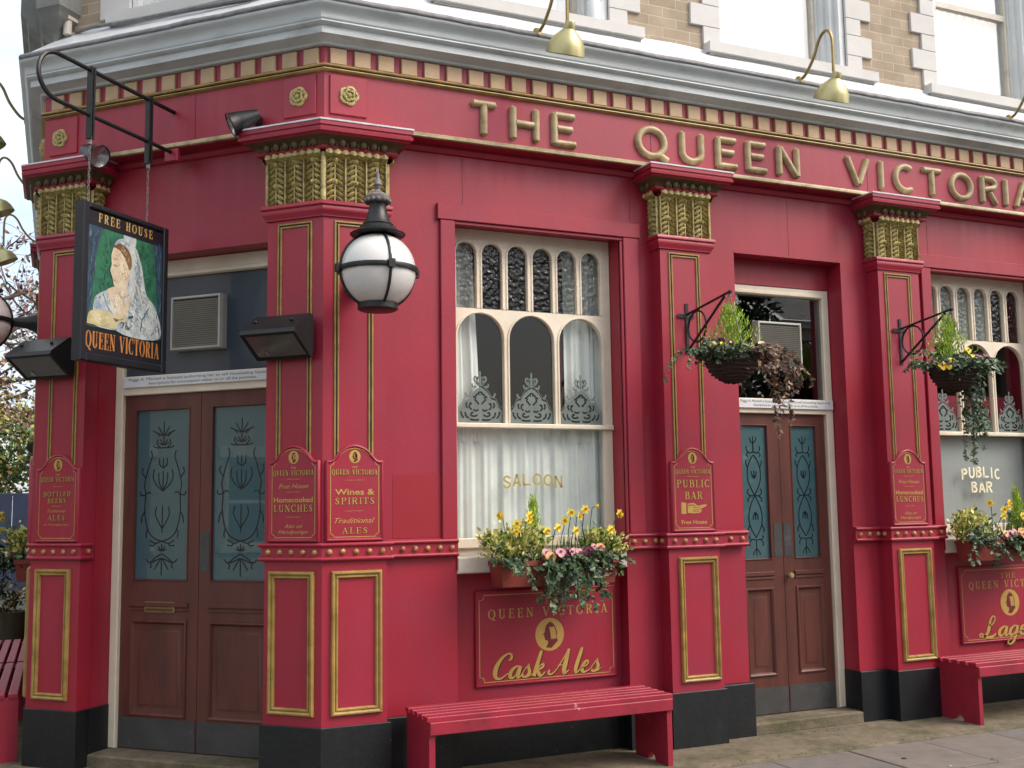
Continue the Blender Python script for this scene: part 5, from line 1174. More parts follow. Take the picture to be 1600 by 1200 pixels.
# ------------------------------------------------------------------ benches
def bench(loc, rz, label, g='red slatted benches along the pub walls'):
    b = thing('slatted_bench', label, 'bench', loc, rz, g); L = 1.565; D = .39
    for x in (0, L - .035):
        mb = MB(); P = [(-.005, 0), (-.145, 0), (-.165, .035), (-.20, .055), (-.235, .035), (-.25, 0), (-D, 0), (-D, .405), (-.005, .405)]
        n = len(P); vs = [(x + s, y, z) for s in (0, .035) for y, z in P]
        tri = tessellate_polygon([[Vector((y, z, 0)) for y, z in P]])
        mb.add(vs, [tuple(t) for t in tri] + [tuple(n + i for i in t) for t in tri] + [(i, (i + 1) % n, n + (i + 1) % n, n + i) for i in range(n)]); mb.build('leg_board', BENCH, b)
    for k in range(5):
        y1 = -.01 - k * .0775; MB().bbox(0, 0, 0, 0, 0, 0); mb = MB(); w_ = .056 if k < 4 else .07
        c = .004; x0, x1, ya, yb, z0, z1 = -.01, L + .01, y1 - w_, y1, .406, .432
        vs = [(x0, ya, z0), (x1, ya, z0), (x1, yb, z0), (x0, yb, z0), (x0, ya, z1 - c), (x1, ya, z1 - c), (x1, yb, z1 - c), (x0, yb, z1 - c), (x0 + c, ya + c, z1), (x1 - c, ya + c, z1), (x1 - c, yb - c, z1), (x0 + c, yb - c, z1)]
        mb.add(vs, [(0, 3, 2, 1), (8, 9, 10, 11)] + [(i, (i + 1) % 4, 4 + (i + 1) % 4, 4 + i) for i in range(4)] + [(4 + i, 4 + (i + 1) % 4, 8 + (i + 1) % 4, 8 + i) for i in range(4)]); mb.build('slat', BENCH, b)
    MB().bbox(.0, L, -D - .018, -D - .001, .335, .405, .004).build('apron_rail', BENCH, b)
    for x, s in ((.036, 1), (L - .036, -1)):
        mb = MB(); P = [(0, .404), (s * .16, .404), (0, .20)]; mb.prism([(x + a, z) for a, z in P], -.22, -.19); mb.build('brace', BENCH, b)
    return b
b1 = bench((.513, .03, 0), 0, 'red slatted bench under the saloon window and Cask Ales board')
dup(b1, (4.605, .03, 0), 0, 'red slatted bench cut by the right edge below Lager board')
for q, lab in ((1.70, 'near red slatted bench at left edge round the corner'), (3.36, 'farther red slatted bench at left edge beyond a gap')):
    p = Sp(q, .04); dup(b1, (p[0], p[1], 0), ROT_S, lab)

# ------------------------------------------------------------------ plants
def rot_rand(): return Matrix.Rotation(random.uniform(0, 2 * PI), 3, 'Z') @ Matrix.Rotation(random.uniform(0, PI), 3, 'X')
def leaf(mb, p, d, n, L, W, kind='oval'):
    d = Vector(d).normalized(); n = Vector(n); s = d.cross(n)
    if s.length < 1e-4: s = d.cross(Vector((.3, .5, .8)))
    s.normalize(); n = s.cross(d); p = Vector(p)
    if kind == 'oval': sh = [(0, 0), (.3, .5), (.65, .42), (1, 0)]
    elif kind == 'ivy': sh = [(0, .0), (-.08, .35), (.22, .62), (.38, .34), (.66, .42), (1, 0)]
    elif kind == 'blade': sh = [(0, .35), (.5, .5), (1, 0)]
    else: sh = [(0, .1), (.35, .5), (.8, .5), (1, .2)]
    up = [p + d * (a * L) + s * (w_ * W) + n * (.18 * w_ * W) for a, w_ in sh]; dn = [p + d * (a * L) - s * (w_ * W) + n * (.18 * w_ * W) for a, w_ in sh]; mid = [p + d * (a * L) for a, w_ in sh]
    vs = up + mid + dn; k = len(sh); fs = []
    for i in range(k - 1): fs += [(i, i + 1, k + i + 1, k + i), (k + i, k + i + 1, 2 * k + i + 1, 2 * k + i)]
    mb.add(vs, fs)
def rv(s=1): return Vector((random.gauss(0, s), random.gauss(0, s), random.gauss(0, s)))
def ivy(name, label, base, rz, strands, seed, mats, size=.034, fill=None, cat='plant', calm=0):
    random.seed(seed); mb = MB(); st = MB()
    def lf(p, d):
        mb.use(random.choices(mats, weights=[4, 3, 1.3][:len(mats)])[0]); s = size * random.choice((.45, .7, .9, 1, 1.15, 1.4)) * random.uniform(.85, 1.15)
        leaf(mb, p, d, Vector((random.gauss(0, .5), -1 + random.gauss(0, .5), random.gauss(.3, .5))), s, s * .62, 'ivy')
    for x, y, z, dx, dy, L in strands:
        jx = .06 if calm and L > .4 else .16; n = int(L / .022); P = Vector((x, y, z)); v = Vector((dx, dy, .5 if jx > .1 else -.25)); pts = [tuple(P)]
        for i in range(n):
            v += Vector((random.gauss(0, jx), random.gauss(0, .10 if jx > .1 else .05), -.16)); v.z = max(v.z, -1.1)
            if jx < .1: v.x *= .9; v.y *= .9
            v.normalize(); P = P + v * .022; pts.append(tuple(P))
            for _ in range(2): lf(P + rv(.006), Vector((random.gauss(0, 1), random.gauss(-.5, .5), random.gauss(-.6, .5))))
        st.tube(pts, .0018, 4, False)
    if fill:
        N, cx, sx, cy, sy, cz, sz = fill
        for _ in range(N):
            p = Vector((random.uniform(cx - sx, cx + sx), random.uniform(cy - sy, cy + sy), cz + sz * random.uniform(-1, 1) * random.random())); lf(p, Vector((random.gauss(0, 1), random.gauss(-.6, .5), random.gauss(-.2, .6))))
    t = thing(name, label, cat, base, rz); mb.build('foliage', None, t); st.use(STEM); st.build('stem', STEM, t); return t
def bush(name, label, base, rz, N, sx, sy, sz, seed, mats, size, wts=None, cat='shrub'):
    random.seed(seed); mb = MB(); cl = [Vector((random.uniform(-sx, sx) * .75, random.uniform(-sy, sy) * .75, sz * random.uniform(.3, .85))) for _ in range(16)]
    for i in range(N):
        c = random.choice(cl); p = c + Vector((random.gauss(0, sx * .22), random.gauss(0, sy * .25), random.gauss(0, sz * .16)))
        mb.use(random.choices(mats, weights=wts or [1] * len(mats))[0]); s = size * random.uniform(.6, 1.25)
        d = Vector((p.x * 2 + random.gauss(0, .3), p.y * 2 + random.gauss(-.2, .3), random.uniform(.1, .8)))
        leaf(mb, p, d, rv(), s, s * .62, 'oval')
    t = thing(name, label, cat, base, rz); mb.build('foliage', None, t)
    st = MB()
    for c in cl[:9]: st.tube([(c.x * .2, c.y * .2, -.03), (c.x * .7, c.y * .7, c.z * .5), tuple(c)], .003, 4, False)
    st.build('stem', STEM, t); return t
def conifer(label, base, rz, h, r, seed, N=90):
    random.seed(seed); mb = MB(); st = MB()
    st.tube([(0, 0, -.03), (0, 0, h)], [.006, .001], 5)
    for k in range(N):
        z = h * .8 * (k / N) ** .85; a = k * 2.4; rr = r * (1.05 - z / (h * .85)) * random.uniform(.7, 1.15) + .006; up = h * .24 * random.uniform(.7, 1.2)
        tip = Vector((rr * math.cos(a), rr * math.sin(a), z + up)); n = 14
        for i in range(n):
            t = (i + 1) / n; p = Vector((tip.x * t ** .8, tip.y * t ** .8, z + up * t ** 1.4)); mb.use(random.choices([CONI1, CONI2], weights=[3, 1])[0])
            leaf(mb, p, Vector((tip.x * random.uniform(0, 2.5) + random.gauss(0, .3), tip.y * 2 * random.random() + random.gauss(0, .3), .8)), rv(), .026 * random.uniform(.6, 1.3), .006, 'blade')
    t = thing('dwarf_conifer', label, 'conifer', base, rz); mb.build('foliage', None, t); st.build('stem', STEM, t); return t
def daffodil(label, base, rz, h, lean, face, seed, group='daffodils in the window boxes'):
    random.seed(seed); t = thing('daffodil', label, 'flower', base, rz, group); st = MB(); tip = Vector((lean[0], lean[1], h))
    st.tube([(0, 0, -.05), (lean[0] * .3, lean[1] * .3, h * .6), tuple(tip * .97), tuple(tip + Vector((face[0], face[1], -.1)) * .02)], .003, 5, False)
    for k in range(3):
        a = random.uniform(0, 6); leaf(st, (random.uniform(-.02, .02), 0, -.04), (math.cos(a) * .3, math.sin(a) * .15, 1), (math.cos(a), math.sin(a), 0), h * random.uniform(.7, .95), .014, 'blade')
    st.build('stem', STEM, t, smooth='all')
    f = Vector((face[0], face[1], face[2] if len(face) > 2 else 0)).normalized(); a1 = f.cross(Vector((0, 0, 1))).normalized(); a2 = a1.cross(f); pm = MB(); c = tip + f * .02
    for k in range(6):
        a = 2 * PI * k / 6; leaf(pm, c, a1 * math.cos(a) + a2 * math.sin(a) + f * .2, f, .034, .021, 'oval')
    pm.build('petals', DAFF1, t, smooth='all')
    tm = MB(); rg = []
    for rad, d in ((.007, 0), (.009, .012), (.013, .022)): rg.append([c + f * d + (a1 * math.cos(2 * PI * k / 9) + a2 * math.sin(2 * PI * k / 9)) * rad for k in range(9)])
    tm.add([q for g in rg for q in g], [(i * 9 + k, i * 9 + (k + 1) % 9, (i + 1) * 9 + (k + 1) % 9, (i + 1) * 9 + k) for i in range(2) for k in range(9)]); tm.build('trumpet', DAFF2, t, smooth='all')
    return t
def pansy(label, base, rz, n, spread, cols, seed, r=.022, group=None, h=.06):
    random.seed(seed); t = thing('pansy_plant', label, 'flower', base, rz, group); lv = MB(); lv.use(IVY2)
    for i in range(n * 6):
        lv.use(random.choice([IVY1, IVY2])); leaf(lv, (random.gauss(0, spread * .6), random.gauss(0, .03), random.uniform(-.02, h * .6)), (random.gauss(0, 1), random.gauss(-.4, .6), .5), (0, -.6, 1), .035, .018, 'oval')
    lv.build('foliage', None, t)
    for i in range(n):
        fl = MB(); c = Vector((random.uniform(-spread, spread), random.uniform(-.06, .02), random.uniform(.3, 1.05) * h)); f = Vector((random.gauss(-.15, .35), -1, random.gauss(.3, .25))).normalized()
        a1 = f.cross(Vector((0, 0, 1))).normalized(); a2 = a1.cross(f); m_ = cols[i % len(cols)]; s = r * random.uniform(.8, 1.2)
        for k, an in enumerate((60, 120, 175, 5, 270)):
            a = RT(an); d = a1 * math.cos(a) + a2 * math.sin(a); cc = c + d * s * .5 + f * (.002 * k); fl.use(m_)
            pts = [cc + (a1 * math.cos(2 * PI * q / 8) + a2 * math.sin(2 * PI * q / 8)) * s * (.62 if k < 4 else .75) + f * .004 * math.cos(q * 1.57) for q in range(8)]; fl.add([cc] + pts, [(0, 1 + q, 1 + (q + 1) % 8) for q in range(8)])
        fl.use(PAN4 if m_ is not PAN4 else PAN3); cc = c + f * .014; fl.add([cc] + [cc + (a1 * math.cos(2 * PI * q / 6) + a2 * math.sin(2 * PI * q / 6)) * s * .34 for q in range(6)], [(0, 1 + q, 1 + (q + 1) % 6) for q in range(6)])
        fl.build('bloom', None, t)
    return t
def trough(loc, rz, L, label):
    t = thing('window_box', label, 'planter', loc, rz, 'terracotta window boxes'); h = .155
    def ring(z, ix, iy): return [(-L / 2 + ix, -.10 + iy, z), (L / 2 - ix, -.10 + iy, z), (L / 2 - ix, .09 - iy * .3, z), (-L / 2 + ix, .09 - iy * .3, z)]
    mb = MB(); R_ = [ring(0, .025, .02), ring(h - .03, .008, .004), ring(h - .03, 0, -.006), ring(h, 0, -.006), ring(h, .01, .006), ring(h - .03, .012, .01)]
    mb.add([q for r in R_ for q in r], [(i * 4 + k, i * 4 + (k + 1) % 4, (i + 1) * 4 + (k + 1) % 4, (i + 1) * 4 + k) for i in range(5) for k in range(4)] + [(0, 1, 2, 3)]); mb.build('trough', TERRA, t)
    MB().box(-L / 2 + .015, L / 2 - .015, -.088, .085, h - .05, h - .03).build('soil', JOINT, t)
    mb = MB()
    for x in (-L * .3, L * .3): mb.box(x - .012, x + .012, .09, .20, .03, .045)
    mb.build('support', IRON, t); return t
def window_box(fac, x, z, seed, where, cdx=-.13, ddx=0):
    off = .0; L = .82; loc, rz = place(fac, x, off, z); trough(loc, rz, L, 'terracotta window box ' + where)
    def P(dx, do, dz): return place(fac, x + (dx if fac == 'R' else -dx), off + do, z + dz)[0]
    random.seed(seed)
    st = []
    for i in range(64):
        sx = random.choice([random.uniform(-.42, -.33), random.uniform(-.05, .40), random.uniform(-.06, .16), random.uniform(-.06, .2)]); deep = .52 if -.06 < sx < .16 else (.34 if sx < -.3 else .21)
        st.append((sx, random.uniform(-.09, -.03), .14, random.gauss(0, .35), random.uniform(-.9, -.2), random.uniform(.12, deep)))
    ivy('trailing_ivy', 'dark green trailing ivy spilling from window box ' + where, P(0, 0, 0), rz, st, seed, [IVY1, IVY2, IVY3], .031, (480, .12, .31, -.06, .06, .11, .10))
    bush('variegated_shrub', 'yellow variegated shrub at left end of window box ' + where, P(-.27, .0, .14), rz, 1100, .22, .11, .21, seed + 1, [VAR1, VAR2, VAR3], .036, [4, 3, 2])
    bush('variegated_shrub', 'yellow variegated shrub at right end of window box ' + where, P(.33, .0, .13), rz, 800, .17, .10, .20, seed + 2, [VAR1, VAR2, VAR3], .036, [3, 3, 2])
    conifer('small lime conifer spike in middle of window box ' + where, P(cdx, -.02, .13), rz, .42, .075, seed + 3)
    D = [(-.32, .30, (-.04, -.03), (-1, -.6)), (-.25, .25, (-.03, -.04), (-.5, -1)), (-.21, .30, (.02, -.02), (.3, -1)), (-.15, .27, (-.05, 0), (.3, -1)), (-.08, .20, (.0, -.05), (0, -1)), (-.03, .22, (.01, -.04), (.2, -1)), (.04, .26, (.03, -.03), (-.6, -1)), (.08, .31, (.02, -.02), (-.4, -1)), (.15, .29, (.0, -.03), (.6, -1)), (.18, .33, (.02, -.01), (-.2, -1)), (.25, .35, (.03, .0), (1, -.6)), (.36, .29, (.07, -.02), (1, -.5)), (.39, .30, (.05, -.03), (.3, -1)), (.33, .20, (.02, -.05), (.1, -1)), (-.29, .20, (.0, -.06), (-.2, -1)), (.1, .20, (0, -.05), (.2, -1))]
    for i, (dx, h, ln, fc) in enumerate(D): daffodil('yellow daffodil flowering in window box ' + where, P(dx if dx > .3 else dx + ddx, .0 + .03 * (i % 2), .13), rz, h, ln, fc, seed + 10 + i, 'daffodils in the window box ' + where)
    pansy('pink and maroon pansies in front of window box ' + where, P(-.01, .12, .15), rz, 12, .14, [PAN1, PAN2, PANE_, PAN1], seed + 30, .028)
    pansy('mauve and peach pansies right of centre in window box ' + where, P(.20, .12, .17), rz, 9, .09, [PANE_, PAN2, PAN1], seed + 31, .024)
window_box('R', 1.475, 1.095, 100, 'under the saloon window')
window_box('R', 5.34, 1.12, 200, 'under the public bar window', .19, .22)
# left side window box (seen end-on round the corner)
loc, rz = place('S', 1.2, .02, 1.1); trough(loc, rz, .9, 'terracotta window box on the side wall at left edge')
def PS_(dx, do, dz): return place('S', 1.2 - dx, .02 + do, 1.1 + dz)[0]
random.seed(9)
ivy('trailing_ivy', 'dark ivy hanging at left picture edge from side window box', PS_(0, 0, 0), rz, [(random.uniform(-.45, .45), random.uniform(-.12, -.03), .13, random.gauss(0, .3), random.uniform(-.9, -.3), random.uniform(.2, .5)) for _ in range(44)], 9, [IVY1, IVY2, IVY3], .038, (380, 0, .45, -.12, .08, .14, .12))
bush('variegated_shrub', 'yellow variegated shrub at left picture edge in side window box', PS_(.25, .04, .15), rz, 420, .2, .10, .2, 10, [VAR1, VAR2, VAR3], .04, [4, 2, 2])
pansy('pale pink pansies at left picture edge in side window box', PS_(.3, .12, .12), rz, 7, .12, [PAN1, PAN6], 12, .03)
for i, (dx, h) in enumerate(((.3, .30), (.36, .22), (.1, .34), (-.1, .3))): daffodil('yellow daffodil at left picture edge in side window box', PS_(dx, .12, .14), rz, h, (.02, -.05), (-.3, -1), 40 + i, 'daffodils in the side window box')
# hanging baskets
def hang_bracket(x, label):
    b = thing('basket_bracket', label, 'bracket', (x, 0, 2.59), 0, 'iron basket brackets')
    MB().box(-.012, .012, -.008, 0, 0, .345).build('wall_plate', IRON, b); MB().box(-.075, .055, -.012, -.0085, .245, .272).build('cross_plate', IRON, b)
    MB().tube([(0, -.006, .27), (0, -.49, .335), (0, -.52, .335)], .008, 6).build('top_arm', IRON, b); MB().tube([(0, -.006, .02), (0, -.45, .32)], .009, 6).build('diagonal_stay', IRON, b)
    MB().tube([(0, -.125 + .105 * math.cos(a), .17 + .105 * math.sin(a)) for a in [2 * PI * i / 24 for i in range(25)]], .007, 6, False).build('ring', IRON, b, smooth=True)
    MB().sphere((0, -.505, .335), .014, 8, 6).build('hook', IRON, b)
def basket(x, o, zr, label, tip):
    b = thing('hanging_basket', label, 'basket', (x, -o, zr), 0, 'hanging flower baskets'); R_ = .165
    MB().lathe([(R_ * math.cos(a), R_ * .98 * math.sin(a)) for a in [-PI / 2 + PI / 2 * i / 9 for i in range(10)]] + [(R_ + .008, .0), (R_ + .008, .012), (R_ - .01, .012), (0, -.01)], (0, 0, 0), 24).build('bowl', WICKER, b, smooth=True)
    mb = MB()
    for i in range(1, 9):
        a = -PI / 2 + PI / 2 * i / 9; rr = R_ * math.cos(a) + .003; mb.tube([(rr * math.cos(t), rr * math.sin(t), R_ * .98 * math.sin(a) + .004 * math.sin(5 * t + i)) for t in [2 * PI * q / 28 for q in range(29)]], .006, 5, False)
    mb.build('woven_hoop', WICKER, b, smooth=True)
    for k in range(3):
        a = 2 * PI * k / 3 + .4; p0 = Vector((R_ * math.cos(a), R_ * math.sin(a), .005)); p1 = Vector(tip) - Vector((x, -o, zr)); q = MB(); n = 16
        for i in range(n):
            c0 = p0.lerp(p1, i / n); c1 = p0.lerp(p1, (i + .8) / n); q.tube([tuple(c0), tuple(c1)], .0035, 5)
        q.build('chain', RUST, b)
hang_bracket(2.515, 'black ring-braced iron bracket on pilaster left of the bar door'); hang_bracket(4.41, 'black ring-braced iron bracket on pilaster right of the bar door')
basket(2.515, .50, 2.50, 'dark basket with dying brown trailers beside the bar door', (2.515, -.50, 2.92)); basket(4.41, .50, 2.50, 'dark basket with green ivy in front of public bar window', (4.41, -.50, 2.92))
random.seed(21)
ring_ = [2 * PI * i / 40 for i in range(40)]
def rim(a, r=.155): return (r * math.cos(a), r * math.sin(a))
st = [(*rim(a), .02, .6 * math.cos(a), .6 * math.sin(a), random.uniform(.08, .2)) for a in ring_]
st = [s for s in st if s[0] > -.02]
st += [(random.uniform(.08, .22), random.uniform(-.15, .15), .02, .55 + random.gauss(0, .2), random.gauss(0, .25), random.uniform(.28, .72)) for _ in range(18)]
ivy('withered_trailer', 'brown withered trailing plant on right side of left basket', (2.515, -.5, 2.5), 0, st, 21, [DRY1, DRY3, DRY2], .028, (420, .11, .15, -.02, .15, .0, .10))
st = [(*rim(a), .02, .6 * math.cos(a), .6 * math.sin(a), random.uniform(.06, .16)) for a in ring_ if math.cos(a) < .2] + [(-.2, random.uniform(-.1, .1), 0, -.2, 0, random.uniform(.25, .42)) for _ in range(3)]
ivy('leafy_bedding', 'dark green leafy bedding on left side of left basket', (2.515, -.5, 2.5), 0, st, 22, [IVY1, IVY2, IVY3], .030, (460, -.07, .13, -.02, .15, .01, .07))
conifer('lime dwarf conifer rising from left basket', (2.54, -.47, 2.49), 0, .36, .20, 23, 130)
pansy('yellow and violet pansies at left rim of left basket', (2.40, -.56, 2.53), 0, 4, .07, [PAN4, PAN3], 24, .03)
pansy('cream pansies among brown trailers of left basket', (2.66, -.60, 2.52), 0, 3, .06, [PAN6], 25, .026)
st = [(*rim(a), .02, .6 * math.cos(a), .6 * math.sin(a), random.uniform(.06, .2)) for a in ring_] + [(random.uniform(.07, .15), random.uniform(-.10, .06), .0, .2, random.gauss(0, .1), random.uniform(.42, .74)) for _ in range(12)] + [(random.uniform(.12, .17), random.uniform(-.1, .1), .0, .5, random.gauss(0, .2), random.uniform(.15, .3)) for _ in range(10)] + [(-.17, random.uniform(-.05, .1), 0, -.2, 0, random.uniform(.2, .34)) for _ in range(3)]
ivy('trailing_ivy', 'green ivy with long tail hanging from right basket', (4.41, -.5, 2.5), 0, st, 26, [IVY1, IVY2, IVY3], .029, (1000, .01, .17, -.04, .15, .0, .11), calm=1)
conifer('lime dwarf conifer rising from right basket', (4.41, -.46, 2.49), 0, .38, .20, 27, 130)
pansy('bright yellow pansies at left rim of right basket', (4.25, -.56, 2.48), 0, 4, .07, [PAN3, PAN3], 28, .034)
pansy('yellow pansy below the conifer of right basket', (4.42, -.60, 2.57), 0, 2, .03, [PAN3], 29, .03)
pansy('mauve pansies at right rim of right basket', (4.58, -.56, 2.53), 0, 5, .07, [PAN2, PAN1], 30, .026)

# ------------------------------------------------------------------ ground
g = MB().add([(-90, -90, -.03), (90, -90, -.03), (90, 120, -.03), (-90, 120, -.03)], [(0, 1, 2, 3)]).build('ground', JOINT); tag(g, kind='structure')
ap = MB()
def wob(i, o): return o + .012 * math.sin(i * 1.7) + .010 * math.sin(i * .63 + 1)
outer = []; N = 60
path = [Vector(Sp(SEND, .48)), Vector(Bc + (NL + N2) / (1 + NL.dot(N2)) * .48), Vector((-.4142 * .48, -.48)), Vector((XEND, -.48))]
inn = [Vector(Sp(SEND, -.15)), Vector(Bc) - (NL + N2) * .1, Vector((.08, .2)), Vector((XEND, .2))]
vs = []; seg = 40; cnt = 0
for i in range(3):
    for k in range(seg + (1 if i == 2 else 0)):
        t = k / seg; po = path[i].lerp(path[i + 1], t); pi_ = inn[i].lerp(inn[i + 1], t); d = (po - pi_).normalized(); w_ = .014 * math.sin(cnt * .9) + .012 * noise.noise(Vector((cnt * .35, 0, 0))); po = po + d * w_
        vs += [(po.x, po.y, -.03), (po.x, po.y, -.004), (po.x - d.x * .02, po.y - d.y * .02, .003), (po.x - d.x * .25, po.y - d.y * .25, .006), (pi_.x, pi_.y, .008)]; cnt += 1
ap.add(vs, [(i * 5 + k, (i + 1) * 5 + k, (i + 1) * 5 + k + 1, i * 5 + k + 1) for i in range(cnt - 1) for k in range(4)])
tag(ap.build('apron_strip', CONC, smooth='all'), kind='structure')
pv = MB(); random.seed(77)
for r_ in range(0, 7):
    y1 = -.515 - r_ * .64; y0 = y1 - .632; off = .3 if r_ % 2 else 0
    for c in range(-9, 14):
        x0 = 2.69 + off + (c - 4) * .604 - .3 * 0; x1 = x0 + .596
        if x0 < -4.5 or x1 > 9: continue
        pv.use(random.choice([SLAB1, SLAB1, SLAB2])); t = random.uniform(-.003, .003); ch = .004
        A = [(x0, y0), (x1, y0), (x1, y1), (x0, y1)]; Bq = [(x0 + ch, y0 + ch), (x1 - ch, y0 + ch), (x1 - ch, y1 - ch), (x0 + ch, y1 - ch)]
        pv.add([(a, b, -.03) for a, b in A] + [(a, b, -.006 + t) for a, b in A] + [(a, b, -.002 + t) for a, b in Bq], [(i, (i + 1) % 4, 4 + (i + 1) % 4, 4 + i) for i in range(4)] + [(4 + i, 4 + (i + 1) % 4, 8 + (i + 1) % 4, 8 + i) for i in range(4)] + [(8, 9, 10, 11)])
tag(pv.build('pavement', None), kind='structure')
pv = MB()
pv.box(-4.6, -2.01, -.4, 60, -.03, -.004); tag(pv.build('side_pavement', SLAB1), kind='structure')
tag(MB().box(-60, 60, -60, -5.2, -.03, -.022).build('road', ASPH), kind='structure')
tag(MB().box(-12, -4.75, -5.1, 70, -.03, -.020).build('side_road', ASPH), kind='structure')
k_ = MB().box(-4.75, -4.61, -4.9, 70, -.03, .0); tag(k_.build('kerb', STONEG), kind='structure')
# moss and litter flecks at the foot of the wall
random.seed(31); ms = MB(); ms.use(IVY2)
for i in range(260):
    u = random.uniform(2.2, 6.6); p = Vector((u, random.choice([-.02, -.47, -.5]) + random.gauss(0, .012), .006)); ms.use(random.choice([IVY2, VAR3, SHR3])); leaf(ms, p, (random.gauss(0, 1), random.gauss(0, 1), random.uniform(.1, .8)), rv(), random.uniform(.008, .02), .005, 'oval')
ms.use(SLAB2)
for i in range(40):
    cx, cy, r = random.uniform(1.5, 6.5), random.uniform(-2.2, -.55), random.uniform(.008, .018); ms.use(random.choice([STONE, JOINT, JOINT])); ms.add([(cx + r * math.cos(k) * random.uniform(.8, 1.1), cy + r * math.sin(k), .004) for k in [2 * PI * q / 9 for q in range(9)]], [tuple(range(9))])
tag(ms.build('moss_tufts', None), kind='stuff', label='small moss and litter flecks along the wall foot', cat='moss')

# ------------------------------------------------------------------ left background: trees, shrubs, hoarding, tub
def tree(label, base, h, seed, mats, wts, crown_z, crown_r, nl, ls, branches=26, name='blossom_tree'):
    random.seed(seed); t = thing(name, label, 'tree', base); tr = MB(); cr = MB()
    tr.tube([(0, 0, -.05), (.05, .03, h * .25), (-.03, .05, h * .5), (0, 0, h * .8)], [h * .028, h * .022, h * .015, h * .006], 8)
    for b in range(branches):
        z0 = h * random.uniform(.25, .75); a = random.uniform(0, 2 * PI); L = crown_r * random.uniform(.5, 1.05); P = Vector((0, 0, z0)); v = Vector((math.cos(a), math.sin(a), random.uniform(.15, .9))).normalized(); pts = [tuple(P)]; rs = [h * .008]; n = 9
        for i in range(n):
            v = (v + rv(.16) + Vector((0, 0, .03))).normalized(); P = P + v * L / n; pts.append(tuple(P)); rs.append(h * .008 * (1 - (i + 1) / (n + 1)))
            if i > 1:
                for tw in range(2):
                    q = P.copy(); vv = (v + rv(.7)).normalized(); tp = [tuple(q)]
                    for s in range(5): vv = (vv + rv(.2)).normalized(); q = q + vv * L * .07; tp.append(tuple(q))
                    tr.tube(tp, .006, 4, False)
                    for l in range(int(nl)):
                        pp = Vector(random.choice(tp)) + rv(.06); cr.use(random.choices(mats, weights=wts)[0]); leaf(cr, pp, rv(), rv(), ls * random.uniform(.5, 1.3), ls * .5, 'oval')
        tr.tube(pts, rs, 5, False)
    tr.build('trunk', BARK, t, smooth='all'); cr.build('crown', None, t); return t
tree('bare-twigged spring tree with bronze leaves against white sky', (-3.0, 24, 0), 9.2, 51, [BLOS1, BLOS2, BLOS3], [3, 3, 2], 6, 3.6, 5, .16, 34)
tree('sparse bronze tree standing farther left behind side wall', (-.4, 29, 0), 10, 52, [BLOS1, BLOS2, BLOS3], [2, 3, 2], 6, 4.0, 5, .17, 30)
bush('garden_shrub', 'yellow green shrub beyond the side wall above navy hoarding', (-1.7, 19.6, 1.5), 0, 2600, 1.5, .7, 1.9, 53, [SHR1, SHR2, SHR3], .13, [2, 3, 1])
bush('garden_shrub', 'tan leaved shrub rising behind the yellow green shrub', (-1.6, 21.5, 2.3), 0, 2400, 1.8, .8, 2.4, 54, [SHR3, SHR1, BLOS3], .13, [3, 1, 2])
bush('garden_shrub', 'dark green shrub at far left picture edge', (-2.6, 20.5, 1.4), 0, 1500, .9, .6, 1.6, 55, [SHR2, IVY1], .13, [2, 2])
hd = thing('timber_hoarding', 'navy blue hoarding across the background at left edge', 'fence', (-1.5, 18.2, 0))
for i in range(9): MB().bbox(-3.4 + i * .62, -3.4 + i * .62 + .612, 0, .03, .0, 1.95, .004).build('board', HOARD, hd)
MB().box(-3.45, 2.2, .031, .07, .4, .5).build('rail', HOARD, hd)
tb = thing('planter_tub', 'olive wooden planter tub beyond the benches at left edge', 'planter', (-1.72, 6.9, 0))
MB().lathe([(0, 0), (.20, 0), (.23, .5), (.235, .52), (.20, .52), (.19, .45), (0, .45)], (0, 0, 0), 16).build('tub', TUB, tb, smooth=True)
MB().lathe([(.216, .1), (.222, .1), (.226, .14), (.219, .14)], (0, 0, 0), 16).build('hoop', IRON, tb)
bush('bedding_plant', 'orange and green bedding in the olive tub at left edge', (-1.72, 6.9, .45), 0, 300, .2, .2, .35, 56, [IVY2, IVY1, PANE_], .05, [3, 2, 1], 'plant')

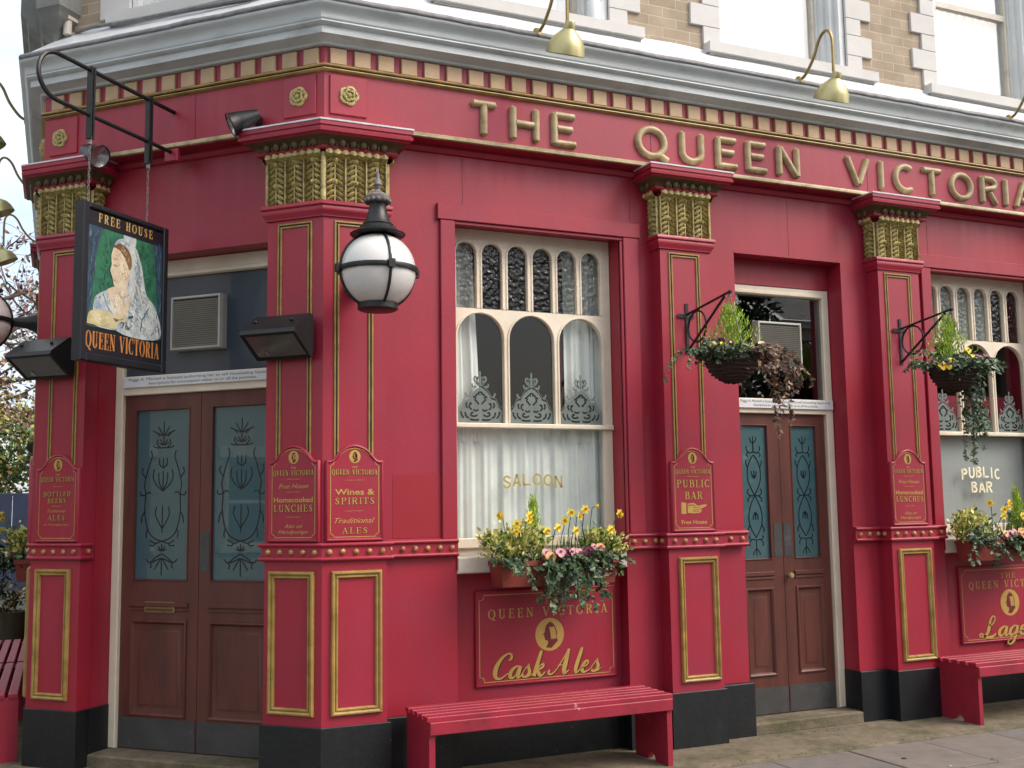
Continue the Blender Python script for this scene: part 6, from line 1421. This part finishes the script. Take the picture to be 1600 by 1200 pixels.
# ------------------------------------------------------------------ opposite side of the streets (reflected in the glass; rows across the road added to block low sky)
def house(label, loc, rz, n, seed):
    h = thing('terraced_house', label, 'house', loc, rz); W = 4.6 * n; mb = MB(); ops = []
    for i in range(n * 2): x = .7 + i * 2.3; ops.append((x, x + 1.0))
    cur = 0
    for a, b in ops:
        mb.box(cur, a, 0, .3, 0, 6.6); mb.box(a, b, 0, .3, 0, .9); mb.box(a, b, 0, .3, 2.5, 3.9); mb.box(a, b, 0, .3, 5.5, 6.6); cur = b
    mb.box(cur, W, 0, .3, 0, 6.6); mb.build('wall', BRICK, h)
    for a, b in ops:
        for z0, z1 in ((.9, 2.5), (3.9, 5.5)):
            q = MB(); q.bbox(a - .12, b + .12, -.04, 0, z1, z1 + .2, .01); q.bbox(a - .1, b + .1, -.08, .02, z0 - .12, z0, .01); q.box(a, a + .07, .08, .14, z0, z1); q.box(b - .07, b, .08, .14, z0, z1); q.box(a + .07, b - .07, .08, .14, z0, z0 + .07); q.box(a + .07, b - .07, .08, .14, (z0 + z1) / 2 - .03, (z0 + z1) / 2 + .03); q.box(a + .07, b - .07, .08, .14, z1 - .07, z1)
            wn = q.build('window', WHITE, h); MB().box(a + .07, b - .07, .11, .115, z0 + .07, z1 - .07).build('pane', DARK, wn)
    MB().add([(0, -.2, 6.6), (W, -.2, 6.6), (W, 4, 9.2), (0, 4, 9.2)], [(0, 1, 2, 3)]).build('roof', STONED, h)
    MB().box(0, W, -.1, 0, 6.4, 6.6).build('eaves', STONE, h)
house('brick terraced house across the side street, seen only in reflection', (-13.5, -3.0, 0), RT(90), 3, 1)
house('brick terraced house across the road behind the viewer, unseen but reflected, added to block low sky', (6.5, -17.5, 0), RT(180), 4, 2)  # unseen row added so the foot of the pub wall gets less sky light
house('brick terraced house across the road farther along, unseen but reflected, added to block low sky', (36, -17.5, 0), RT(180), 4, 3)  # second unseen row, added for the same dimming of the lower wall
random.seed(60); ct = thing('street_conifer', 'tall dark conifer across the road, seen only in reflection', 'tree', (11.9, -13.8, 0)); cm = MB(); cm.use(IVY1)
for i in range(14000):
    z = 1 + 11.5 * random.random() ** 1.2; a = random.uniform(0, 2 * PI); r = (1 - (z - 1) / 11.6) * 3.5 * math.sqrt(random.random()) + .1
    leaf(cm, (r * math.cos(a), r * math.sin(a), z), rv(), rv(), .3, .12, 'oval')
cm.build('crown', None, ct); MB().tube([(0, 0, 0), (0, 0, 9)], [.22, .03], 8).build('trunk', BARK, ct)
